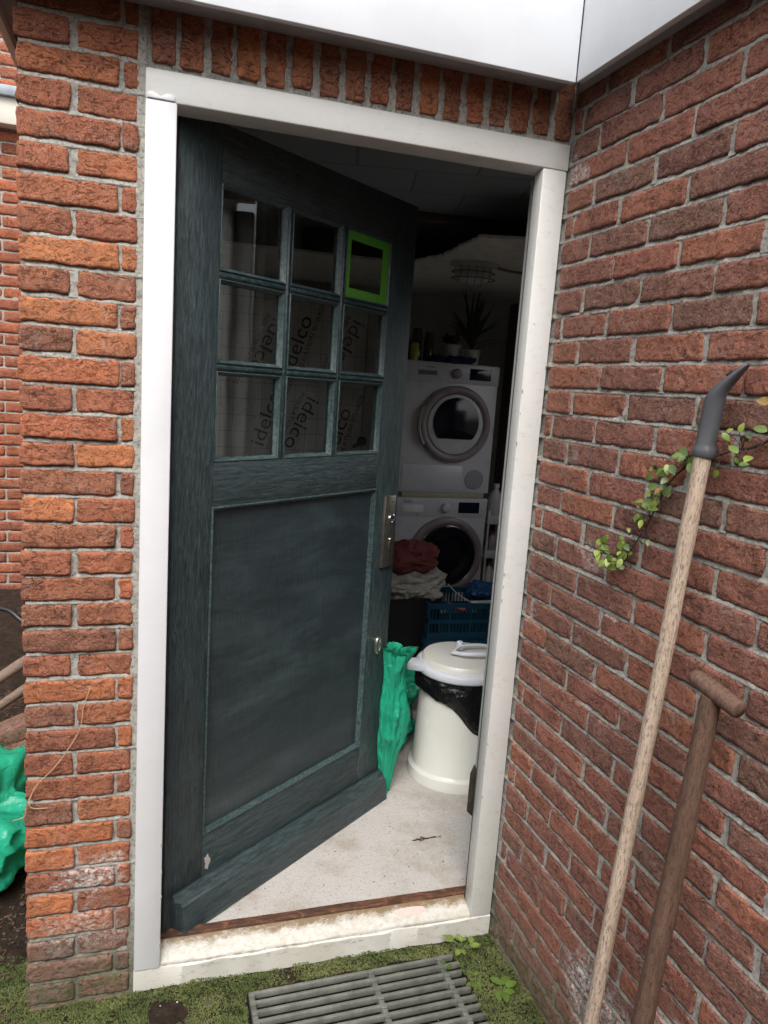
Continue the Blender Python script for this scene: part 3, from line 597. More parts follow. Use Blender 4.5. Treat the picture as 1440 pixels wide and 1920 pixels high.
# ------------------------------------------------------------------ foliage helpers
t = NT('young_leaf'); a = t.attr('tint'); c = t.ramp(a['Fac'], [(0, (.055, .095, .022)), (.5, (.13, .20, .035)), (.8, (.24, .30, .055)), (1, (.34, .20, .08))]); c = t.mix(t.ramp(t.noise(120), [(.45, 0.), (.6, .35)]), c, (.09, .14, .02))
LEAF = t.done(c, .42, .5, Subsurface_Weight=0.0)
try: LEAF.node_tree.nodes['Principled BSDF'].inputs['Transmission Weight'].default_value = 0
except Exception: pass
STEM = plain('twig_bark', (.055, .035, .03), .7); STEMG = plain('green_stem', (.12, .18, .05), .6)
class Leaves:
    def __init__(s): s.V = []; s.F = []; s.T = []
    def leaf(s, p, d, up, l, w, tint, fold=.25, serr=0):
        d = Vector(d).normalized(); up = Vector(up); sd = d.cross(up).normalized(); n = sd.cross(d).normalized(); N_ = 6; b = len(s.V)
        for i in range(N_+1):
            f = i/N_; ww = w*.5*(sin(pi*min(1, f*1.02))**.75)*(1-.25*f); 
            if serr and 0 < i < N_: ww *= 1+(.18 if i % 2 else -.1)
            c = Vector(p)+d*l*f-n*(l*.25*f*f); s.V += [c-sd*ww+n*fold*ww, c, c+sd*ww+n*fold*ww]; s.T += [(tint, tint, tint, 1)]*3
        for i in range(N_):
            for j in (0, 1): a = b+i*3+j; s.F.append((a, a+1, a+4, a+3))
    def build(s, name, mat, parent=None):
        me = bpy.data.meshes.new(name); me.from_pydata([tuple(v) for v in s.V], [], s.F); me.polygons.foreach_set('use_smooth', [True]*len(me.polygons))
        a = me.color_attributes.new('tint', 'FLOAT_COLOR', 'POINT'); a.data.foreach_set('color', np.array(s.T, np.float32).ravel()); return link(name, me, mat, parent)
def catmull(P, n=6):
    P = [Vector(p) for p in P]; Q = [P[0]]+P+[P[-1]]; out = []
    for i in range(1, len(Q)-2):
        for k in range(n):
            t = k/n; a, b, c, d = Q[i-1:i+3]; out.append(.5*((2*b)+(c-a)*t+(2*a-5*b+4*c-d)*t*t+(3*b-a-3*c+d)*t**3))
    out.append(P[-1]); return out
def RW(y, z, off=0): return Vector((1.0269-.0219*y-off, y, z))     # point just off the right wall
# climbing twig with leaf clusters
tw = empty('leafy_twig', RW(-.80, 1.50, .05), 0, 'thin leafy rose twig hanging across the red brick wall behind the pale shaft', 'twig')
path = catmull([RW(-1.0, 1.66, .012), RW(-.86, 1.585, .012), RW(-.77, 1.505, .014), RW(-.70, 1.485, .012), RW(-.64, 1.462, .012), RW(-.585, 1.44, .012), RW(-.545, 1.405, .012), RW(-.515, 1.35, .012), RW(-.49, 1.30, .012), RW(-.455, 1.245, .014), RW(-.44, 1.215, .014)], 6)
L0 = tw.location
m = MB(); m.tube([p-L0 for p in path], [max(.0012, .0030*(1-i/len(path)*.6)) for i in range(len(path))], 7); R = random.Random(11)
lv = Leaves(); LV = []
spots = [(3, 3), (6, 5), (9, 4), (12, 3), (16, 5), (18, 2), (21, 5), (24, 2), (28, 6), (30, 5), (33, 2), (37, 7), (39, 6), (41, 3), (45, 6), (48, 5), (52, 5), (54, 4), (57, 6), (60, 6)]
for (i, n) in spots:
    p = path[min(i, len(path)-1)]
    for k in range(n):
        nearpole = abs(p.y+.655) < .035; off = Vector((R.uniform(-.006, .0) if nearpole else R.uniform(-.032, .0), R.uniform(-.024, .034), R.uniform(-.028, .034))); q = p+off
        if q.x > 1.02: q.x = 1.02
        m.tube([p-L0, (p+q)/2-L0+Vector((0, 0, .004)), q-L0], .0008, 5)
        d = Vector((R.uniform(-.6, .3), R.uniform(-.9, .9), R.uniform(-.9, .5))); up = Vector((-.8, -.7, .5)) + Vector((R.uniform(-.5, .5), R.uniform(-.5, .5), R.uniform(-.4, .4)))
        sz = R.uniform(.013, .026); tn = R.choice([.1, .4, .5, .6, .65, .75, .8]); 
        if R.random() < .04: tn = 1.
        lv.leaf(q-L0, d, up, sz, sz*.66, tn, .18)
for (y, z, n) in ((-.388, 1.228, 6), (-.40, 1.245, 4), (-.42, 1.212, 5)):
    c0 = RW(y, z, .05); m.tube([path[-3]-L0, RW(y-.04, z+.006, .05)-L0, c0-L0], .0011, 5)
    for k in range(n):
        d = Vector((R.uniform(-.6, .2), R.uniform(-.9, .9), R.uniform(-1, .6))); lv.leaf(c0-L0, d, (-.8+R.uniform(-.4, .4), -.7, .4), R.uniform(.018, .03), .016, R.choice([.4, .6, .7, .8]), .18)
m.build('stem', STEM, tw, smooth=True); lv.build('leaves', LEAF, tw)
# weeds at the corner
def weed(loc, name, label, n, sz, stems, tint, seed, serr=1):
    R = random.Random(seed); e = empty(name, loc, 0, label, 'weed'); m = MB(); lv = Leaves()
    for k in range(stems):
        a = 2*pi*k/stems+R.uniform(-.4, .4); h = R.uniform(.5, 1)*sz[1]; tip = Vector((cos(a)*h*.7, sin(a)*h*.7, h*.8)); m.tube([(0, 0, -.004), tip*.55+Vector((0, 0, h*.12)), tip], .0011, 6)
        for j in range(n):
            b = a+R.uniform(-1.4, 1.4); lv.leaf(tip, (cos(b), sin(b), R.uniform(-.1, .5)), (0, 0, 1), R.uniform(.7, 1.1)*sz[0], sz[0]*.62, tint+R.uniform(-.12, .12), .15, serr)
    m.build('stem', STEMG, e, smooth=True); lv.build('leaves', LEAF, e)
weed((.915, -.055, -.058), 'weed', 'bright green nettle-like seedling at the right end of the sill', 3, (.030, .045), 5, .62, 3)
weed((.905, -.175, -.06), 'weed', 'low bluish green rosette weed beside the right end of the grate', 3, (.020, .022), 4, .22, 4, 0)
weed((.965, -.215, -.06), 'weed', 'long-leaved weed lying flat on the moss near the side wall', 2, (.042, .020), 4, .3, 6)
weed((.845, -.10, -.058), 'weed', 'small dark seedling growing through the upper slats of the grate', 2, (.016, .018), 3, .1, 7, 0)

# ------------------------------------------------------------------ long tools leaning on the right wall
def wood(name, c1, c2, c3, ax):
    t = NT(name); g = t.noise(1, 6, .7, t.map((90, 90, 6)), .6); s = t.noise(1, 5, .85, t.map((260, 260, 55)))
    c = t.mix(t.ramp(g, [(.35, 0.), (.65, 1.)]), c1, c2); c = t.mix(t.ramp(s, [(.50, 0.), (.60, .85)]), c, c3); t.bump(t.math('ADD', g, s), .0008)
    return t.done(c, .72, .3)
PALEW = wood('pale_ash', (.46, .34, .25), (.62, .49, .38), (.13, .10, .085), 'z'); BROWNW = wood('brown_wood', (.11, .062, .043), (.185, .11, .075), (.06, .035, .028), 'z')
def shaft(name, label, foot, top, rad, mat, cat='tool'):
    foot, top = Vector(foot), Vector(top); e = bpy.data.objects.new(name, None); COL.objects.link(e); e.location = foot; e.rotation_euler = (top-foot).to_track_quat('Z', 'Y').to_euler(); tag(e, label, cat); return e, (top-foot).length
C0 = Vector((.0351, -1.7907, 1.5535))
def rayd(x, y): return (fw*1383.7+rr*(x-720)+uu*(960-y)).normalized()
T1 = Vector((.996, -.667, 1.480)); F1 = Vector((.968, -.575, -.055))
sh, ln = shaft('garden_tool', 'pale ash shaft with black plastic end leaning upright against the red brick wall', F1, T1, .0165, PALEW)
m = MB(); Rr = [.0156+.0004*sin(i*1.3) for i in range(40)]; m.tube([(0.0015*sin(i*.3), 0, ln*i/39) for i in range(40)], Rr, 24); m.build('shaft', PALEW, sh, smooth='auto')
BLKP = NT('black_plastic'); BLKP.bump(BLKP.noise(140, 3), .0003, .5); BLKP = BLKP.done(BLKP.mix(BLKP.noise(12), (.060, .063, .070), (.095, .10, .108)), .42, .5)
HOOKDIR = None
def loft(mb, secs, n=24):   # secs: (center, axis a, axis b, ra, rb)
    vs = []
    for (c, a, b, ra, rb) in secs:
        for k in range(n):
            an = 2*pi*k/n; ca, sa = cos(an), sin(an); p = .8
            vs.append(Vector(c)+Vector(a)*ra*math.copysign(abs(ca)**p, ca)+Vector(b)*rb*math.copysign(abs(sa)**p, sa))
    m_ = len(secs); fs = [(i*n+k, i*n+(k+1) % n, (i+1)*n+(k+1) % n, (i+1)*n+k) for i in range(m_-1) for k in range(n)]+[tuple(range(n-1, -1, -1)), tuple((m_-1)*n+k for k in range(n))]
    mb.add(vs, fs)
qi = sh.rotation_euler.to_matrix().inverted(); hd = qi @ Vector((.42, -.90, 0)); hd.z = 0; hd.normalize(); hs_ = Vector((0, 0, 1)).cross(hd)
Zv = Vector((0, 0, 1)); m = MB()
def hk(s, z, tilt, ra, rb):
    z = b0+(z-b0)*.80; s *= .86; ra *= .90; rb *= .90
    a = (hd*cos(tilt)-Zv*sin(tilt)); return (Zv*z+hd*s, a, hs_, ra, rb)
b0 = ln-.012
loft(m, [hk(0, b0, 0, .0205, .0205), hk(0, b0+.003, 0, .0222, .0222), hk(0, b0+.019, 0, .0222, .0222), hk(0, b0+.024, 0, .0195, .0200), hk(0, b0+.032, 0, .0186, .0200), hk(0, b0+.042, 0, .0192, .0180), hk(0, b0+.08, 0, .0192, .0178), hk(0, b0+.118, 0, .0188, .0185), hk(.001, b0+.133, .12, .0180, .0200), hk(.006, b0+.148, .45, .0150, .0205), hk(.016, b0+.165, .70, .0115, .0200), hk(.029, b0+.182, .75, .0080, .0185), hk(.041, b0+.198, .75, .0055, .0160), hk(.050, b0+.210, .75, .0040, .0115), hk(.054, b0+.215, .75, .0030, .0070)])
m.build('grip', BLKP, sh, smooth='auto')
m = MB(); loft(m, [(Zv*(b0+.1500)+hd*.0245+(-hd*.70+Zv*.70)*-.002, hd*.70+Zv*.70, hs_, .0095, .0052), (Zv*(b0+.1500)+hd*.0245+(-hd*.70+Zv*.70)*.0080, hd*.70+Zv*.70, hs_, .0095, .0052)], 20); m.build('hanging_hole', BLK, sh)
# spade with T handle
T2 = Vector((.985, -.785, 1.055)); F2 = Vector((.971, -.715, -.055))
sh2, ln2 = shaft('garden_spade', 'dark brown wooden shaft with a T handle leaning beside the pale shaft', F2, T2, .02, BROWNW)
m = MB(); Rr = [.0200-.0025*max(0, (i-30)/9)+.0006*sin(i*.9) for i in range(40)]; m.tube([(.002*sin(i*.25), .0015*cos(i*.2), ln2*i/39) for i in range(40)], Rr, 24); m.build('shaft', BROWNW, sh2, smooth='auto')
qi = sh2.rotation_euler.to_matrix().inverted(); ax = qi @ Vector((.12, -.97, -.20)).normalized()
hc = Vector((0, 0, ln2+.010)); pts = [hc+ax*t_ for t_ in (-.050, -.047, -.036, -.015, 0, .02, .042, .056, .060)]; m = MB()
m.tube(pts, [.009, .0130, .0158, .0165, .0172, .0172, .0170, .0168, .0150], 20)
bm_o = m.build('handle', wood('brown_wood_handle', (.12, .068, .048), (.19, .115, .08), (.06, .035, .028), 'z'), sh2, smooth=True)
m = MB(); m.box(-.085, .085, -.003, .003, -.17, .0); m.T = None
bl = m.build('blade', STEELD, sh2, bevel=.002)

# ------------------------------------------------------------------ left gap: ledge, hose, timber, bricks, green bag
m = MB(); m.box(-3, -.262, -.10, -.004, 2.77, 2.90); lg = m.build('canopy', paint_mat('old_white_board', (.66, .63, .56), .5, yellow=.5), nwall, bevel=.004); lg.location = (2, 0, 0)
m = MB(); m.box(-3, -.262, -.13, -.004, 2.9005, 2.95); lg = m.build('zinc_strip', plain('zinc', (.28, .31, .35), .5, .3), nwall, bevel=.004); lg.location = (2, 0, 0)
HOSE = plain('black_rubber', (.012, .012, .014), .35)
m = MB(); m.tube(catmull([(-.95, 1.7, .42), (-.62, 1.62, .50), (-.50, 1.55, .46), (-.38, 1.5, .34), (-.33, 1.4, .24)]), .011, 12)
tag(m.build('hose', HOSE, smooth='auto'), 'black rubber hose arching behind the left edge of the pillar', 'hose')
TIM = wood('weathered_timber', (.17, .12, .09), (.26, .19, .15), (.08, .06, .05), 'z')
def log(p0, p1, r, label):
    p0, p1 = Vector(p0), Vector(p1); e = bpy.data.objects.new('log', None); m = MB(); l = (p1-p0).length; m.tube([(.003*sin(i), 0, l*i/8) for i in range(9)], [r*(1+.06*sin(i*2.1)) for i in range(9)], 12)
    o = m.build('log', TIM, smooth='auto'); o.location = p0; o.rotation_euler = (p1-p0).to_track_quat('Z', 'Y').to_euler(); bpy.data.objects.remove(e); tag(o, label, 'log', 'timber and bricks heaped left of the pillar')
log((-.66, .95, .33), (-.40, 1.08, .47), .020, 'round weathered log on top of the heap left of the pillar')
log((-.62, .80, .30), (-.38, 1.02, .395), .016, 'thinner weathered pole just under the round log in the heap')
def loose_brick(loc, rot, sz, tone, label):
    m = MB(); m.box(-sz[0]/2, sz[0]/2, -sz[1]/2, sz[1]/2, -sz[2]/2, sz[2]/2); o = m.build('loose_brick', BRR, bevel=.003); o.location = loc; o.rotation_euler = rot
    tag(o, label, 'brick', 'timber and bricks heaped left of the pillar')
loose_brick((-.43, .80, .315), (0, -.35, .15), (.21, .10, .05), (.16, .075, .055), 'tilted loose brick directly under the poles of the heap')
loose_brick((-.44, .76, .262), (.1, -.25, .3), (.21, .10, .05), (.12, .06, .05), 'dark brown loose brick in the middle of the heap')
loose_brick((-.40, .73, .208), (0, -.1, .5), (.21, .10, .05), (.20, .075, .05), 'pinkish loose brick above the bottom one in the heap')
loose_brick((-.44, .70, .152), (0, 0, .05), (.21, .10, .05), (.24, .085, .05), 'reddish loose brick lying flat just above the green bag')
# crumpled plastic
def plastic(name, col, rough=.25):
    t = NT(name); w = t.noise(14, 4, .6, None, 1.5); c = t.mix(w, tuple(v*.85 for v in col), col); vv = t.vor(16, t.map((1, 1, .55)), feat='SMOOTH_F1'); t.bump(t.math('ADD', t.math('MULTIPLY', t.noise(28, 3, .5, None, 2), .5), vv), .014, .8)
    m = t.done(c, rough, .5); nt = m.node_tree; b = t.b; trl = t.n('ShaderNodeBsdfTranslucent'); t.l(c, trl.inputs[0]); mx = t.n('ShaderNodeMixShader'); mx.inputs[0].default_value = .35; t.l(b.outputs[0], mx.inputs[1]); t.l(trl.outputs[0], mx.inputs[2]); t.l(mx.outputs[0], t.out.inputs[0]); return m
GPL = plastic('green_plastic', (.03, .50, .30)); BPL = plastic('black_plastic_film', (.012, .012, .014), .22)
def crumple(name, c, rad, mat, seed, nu=0, nv=0, amp=.25, vert=1., top=None, parent=None, loc=None, ny=None):
    """crumpled sheet or bag: a coarse ball of folds, softened once"""
    soft = 'plastic' not in name
    bm = bmesh.new(); bmesh.ops.create_icosphere(bm, subdivisions=5 if soft else 4, radius=1); R = random.Random(seed)
    d = np.array([v.co[:] for v in bm.verts]); q = d+seed*1.7
    r = 1+amp*.9*fbm(d, 1.7, 2, seed)-amp*(.75 if soft else .55)*np.abs(fbm(q, 2.6, 2, seed+9))+(0 if soft else amp*.22)*np.array([R.uniform(-1, 1) for _ in d])
    if soft: r = r-amp*.5*np.exp(-(np.abs(fbm(q, 3.4, 1, seed+4))/.10)**2)-amp*.35*np.exp(-(np.abs(fbm(q*[1, 1, 2.2], 7.5, 1, seed+5))/.12)**2)
    else: r = r-amp*.45*np.exp(-(np.abs(fbm(q, 4.2, 1, seed+4))/.06)**2)+amp*.35*np.exp(-(np.abs(fbm(q*[1, 1, .4], 5, 1, seed+6))/.04)**2)
    P = d*r[:, None]+fbm(q, 2.2, 2, seed+30)[:, None]*amp*.25*np.roll(d, 1, 1); P = P*np.array(rad)+np.array(c)
    for v, p_ in zip(bm.verts, P): v.co = p_
    me = bpy.data.meshes.new(name); bm.to_mesh(me); bm.free(); me.polygons.foreach_set('use_smooth', [True]*len(me.polygons))
    o = link(name, me, mat, parent)
    m_ = o.modifiers.new('s', 'SUBSURF'); m_.levels = m_.render_levels = 1
    if loc: o.location = loc
    return o
tag(crumple('plastic_bag', (0, 0, .14), (.22, .17, .18), GPL, 5, amp=.62, loc=(-.50, .50, .04)), 'crumpled bright green plastic bag on the soil left of the pillar', 'bag')
# dry root hanging on the pillar
m = MB(); m.tube(catmull([(-.105, -.006, .800), (-.120, -.010, .755), (-.128, -.012, .700), (-.160, -.012, .640), (-.190, -.014, .600), (-.222, -.013, .565), (-.238, -.012, .530), (-.235, -.012, .505), (-.200, -.010, .500)]), .0012, 6)
m.tube(catmull([(-.222, -.013, .565), (-.245, -.012, .52), (-.250, -.02, .49), (-.275, -.02, .482)]), .0009, 5)
tag(m.build('dry_root', plain('dry_root', (.42, .29, .17), .8), smooth=True), 'thin dry root hanging across the lower bricks of the pillar', 'root')

# ------------------------------------------------------------------ shed interior
t = NT('concrete_floor'); n = t.noise(140, 4, .8); n2 = t.noise(5, 4); c = t.mix(n2, (.44, .41, .385), (.54, .51, .48)); c = t.mix(t.ramp(n, [(.34, .8), (.46, 0.)]), c, (.25, .21, .19)); c = t.mix(t.ramp(t.noise(3.5, 5, .7), [(.47, 0.), (.62, .60)]), c, (.30, .25, .19)); c = t.mix(t.ramp(t.noise(220, 3, .8), [(.60, 0.), (.68, .8)]), c, (.68, .66, .64))
t.bump(n, .0012); FLOOR = t.done(c, .8, .3)
m = MB(); m.box(.0605, 2.4, .0865, 3.0, -.03, .0305); tag(m.build('floor', FLOOR), kind='structure')
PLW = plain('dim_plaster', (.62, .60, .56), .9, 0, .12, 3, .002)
def iwall(name, label, b, mat=PLW):
    m = MB(); m.box(*b); o = m.build(name, mat); tag(o, label, 'wall'); return o
iwall('plaster_wall', 'grey plastered rear wall of the shed behind the machines', (-.14, 2.5, 3.0, 3.08, -.05, 2.62))
iwall('plaster_wall', 'grey plastered left inner wall of the shed behind the open door', (-.14, -.08, .13, 2.999, -.05, 2.62))
m = MB(); m.box(2.35, 2.45, .13, 2.999, -.05, 1.15); m.box(2.35, 2.45, .13, 2.999, 2.001, 2.62); m.box(2.35, 2.45, .13, .72, 1.1505, 2.0005); m.box(2.35, 2.45, 2.05, 2.999, 1.1505, 2.0005)  # window opening added in the unseen stretch to let sky light inside
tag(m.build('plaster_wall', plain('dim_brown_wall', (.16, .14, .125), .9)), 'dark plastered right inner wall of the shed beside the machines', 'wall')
iwall('plaster_wall', 'inner face of the front wall right of the door opening', (1.026, 2.349, .122, .16, -.05, 2.62))
m = MB(); m.box(-.079, 1.0255, .122, .15, 2.192, 2.6); m.box(-.079, .0005, .122, .15, -.05, 2.1915); tag(m.build('plaster_wall', PLW), 'inner lining of the wall above the door frame', 'wall')
CEIL = NT('ceiling_boards'); X_ = CEIL.sep(); br = CEIL.n('ShaderNodeTexBrick'); br.inputs['Scale'].default_value = 1; br.inputs['Brick Width'].default_value = .45; br.inputs['Row Height'].default_value = .30; br.inputs['Mortar Size'].default_value = .006; br.inputs['Color1'].default_value = (.42, .44, .48, 1); br.inputs['Color2'].default_value = (.38, .40, .44, 1); br.inputs['Mortar'].default_value = (.26, .27, .30, 1); CEIL.l(CEIL.map(rot=(0, 0, .25)), br.inputs['Vector']); CEILM = CEIL.done(br.outputs[0], .7)
m = MB(); m.box(-.08, 2.349, .16, 3.0, 2.36, 2.40); tag(m.build('ceiling', CEILM), kind='structure')
# torn lower plasterboard ceiling
edge = catmull([(-.078, 2.10), (.31, 1.93), (.80, 1.90), (1.20, 1.87), (1.27, 1.60), (1.30, 1.28), (1.268, 1.06), (1.43, 1.0), (2.348, .82)], 14)
edge = catmull([Vector((a, b, 0)) for a, b in [(-.078, 2.10), (.31, 1.93), (.80, 1.90), (1.20, 1.87), (1.27, 1.60), (1.30, 1.28), (1.268, 1.06), (1.43, 1.0), (2.348, .82)]], 14) if False else None
E_ = [(-.078, 2.10), (.31, 1.93), (.80, 1.90), (1.20, 1.87), (1.29, 1.56), (1.27, 1.30), (1.265, 1.07), (1.43, 1.0), (2.348, .82)]; pts = []
for (a, b), (c_, d_) in zip(E_[:-1], E_[1:]):
    for k in range(14): f = k/14; pts.append((a+(c_-a)*f+random.uniform(-.008, .008), b+(d_-b)*f+random.uniform(-.008, .008)))
pts.append(E_[-1]); loop = pts+[(2.348, 2.999), (-.078, 2.999)]
m = MB(); m.hull([(a, b, 2.17) for a, b in loop], [(a, b, 2.182) for a, b in loop]); tag(m.build('ceiling_board', plain('plasterboard', (.72, .70, .64), .9)), 'torn pale plasterboard sheet hanging under the dark ceiling', 'board')
m = MB(); m.box(-.05, 2.34, 0, .045, 0, .035); o = m.build('batten', plain('batten_wood', (.16, .11, .08), .8), bevel=.002); o.location = (0, 1.70, 2.322); o.rotation_euler = (0, 0, -.10); tag(o, 'thin timber batten fixed under the dark ceiling', 'batten')
# bulkhead lamp, unlit
LG = plain('lamp_glass', (.6, .6, .6), .2); LM = plain('lamp_cage', (.16, .16, .16), .5)
lam = empty('bulkhead_lamp', (1.475, 1.62, 2.169), -.2, 'unlit caged oval bulkhead lamp under the torn ceiling board', 'lamp')
m = MB(); m.lathe([(.115, 0), (.115, -.018), (.10, -.022)], n=32, sy=.62); m.build('base', plain('lamp_base', (.5, .5, .48), .5), lam, smooth='auto')
m = MB(); m.lathe([(.092, -.02), (.090, -.055), (.075, -.085), (.045, -.100), (.001, -.104)], n=32, sy=.6); m.build('glass_cover', LG, lam, smooth='auto')
m = MB()
for k in range(-2, 3): x_ = k*.036; h_ = .108-.006*k*k; w_ = .062-.005*k*k; m.tube(catmull([(x_, -w_, -.02), (x_, -w_*.95, -.06), (x_, -w_*.5, -h_), (x_, w_*.5, -h_), (x_, w_*.95, -.06), (x_, w_, -.02)]), .0018, 6)
for z_ in (-.045, -.075): m.tube([(.105*cos(a), .066*sin(a), z_) for a in np.linspace(0, 2*pi, 30)], .0028, 6)
m.build('cage', LM, lam, smooth=True)
m = MB(); m.tube(catmull([(1.58, 1.60, 2.155), (1.75, 1.62, 2.15), (2.0, 1.5, 2.165), (2.33, 1.5, 2.16)]), .007, 8); tag(m.build('cable', plain('grey_cable', (.2, .2, .2), .5), smooth='auto'), 'grey cable running along the ceiling board from the lamp', 'cable')

# insulation boards with lettering
BRD = NT('foil_board'); br = BRD.n('ShaderNodeTexBrick'); br.offset = 0; br.inputs['Scale'].default_value = 1; br.inputs['Brick Width'].default_value = .075; br.inputs['Row Height'].default_value = .10; br.inputs['Mortar Size'].default_value = .0014; br.inputs['Color1'].default_value = (.66, .65, .62, 1); br.inputs['Color2'].default_value = (.66, .65, .62, 1); br.inputs['Mortar'].default_value = (.20, .20, .19, 1)
BRD.l(BRD.map(rot=(radians(90), 0, 0)), br.inputs['Vector']); BRD.bump(BRD.ramp(BRD.noise(22, 3, .5, None, 1.5), [(.62, 0.), (.72, 1.)]), .006); BRDM = BRD.done(br.outputs[0], .45, .6)
INK = plain('board_ink', (.03, .03, .03), .6)
def text_mesh(name, body, size, mat, parent, M, ext=.0004):
    cu = bpy.data.curves.new(name, 'FONT'); cu.body = body; cu.size = size; cu.extrude = ext; cu.align_x = 'LEFT'; cu.resolution_u = 3
    o = bpy.data.objects.new(name, cu); COL.objects.link(o); dg = bpy.context.evaluated_depsgraph_get(); me = bpy.data.meshes.new_from_object(o.evaluated_get(dg)); bpy.data.objects.remove(o); bpy.data.curves.remove(cu)
    me.transform(M); o2 = link(name, me, mat, parent); return o2
YB = 2.80
ib = empty('insulation_board', (.85, YB+.03, .03), 0, 'foil faced insulation board with printed lettering standing behind the door glass', 'board')
m = MB(); m.box(-.65, .44, -.03, .02, 0, 2.07); m.build('sheet', BRDM, ib, bevel=.002)
XR90 = Matrix.Rotation(pi/2, 4, 'X')
def board_text(body, x, z, ang, size):
    Mx = Matrix.Translation((x-.85, -.0308, z-.03)) @ Matrix.Rotation(-ang, 4, 'Y') @ XR90 @ Matrix.Diagonal((1.18, 1, 1, 1)); text_mesh('lettering', body, size, INK, ib, Mx)
def pairtext(x, z, ang, L_=.40):
    board_text('idelco', x, z, ang, .125)
    nx, nz = sin(ang), -cos(ang); board_text('INSULATION BOARDS', x+nx*.045+.0*cos(ang), z+nz*.045, ang, .040)
A1 = radians(73); A2 = radians(-114)
pairtext(.835, 1.60, A1); pairtext(.935, 1.475, A2); pairtext(1.20, 1.965, A2); pairtext(1.115, 1.055, A1); pairtext(.665, 1.135, A1); pairtext(.70, 1.93, A2)
# white cupboard with black lever handle between boards and machines
cb = empty('cupboard', (1.32, 2.80, .03), 0, 'pale grey cupboard door with a black lever beside the insulation board', 'cupboard')
m = MB(); m.box(-.026, .10, -.02, .15, 0, 2.0); m.build('side_panel', plain('cupboard_white', (.40, .39, .36), .5), cb, bevel=.003)
m = MB(); m.tube([(-.10, -.075, 1.14), (-.03, -.085, 1.175)], .012, 10); m.lathe([(.03, -.02), (.03, -.04), (.012, -.05), (.012, -.085), (.001, -.09)], (-.03, 0, 1.175), 20, 'y'); m.build('lever_handle', plain('black_lever', (.012, .012, .012), .35), cb, smooth='auto')

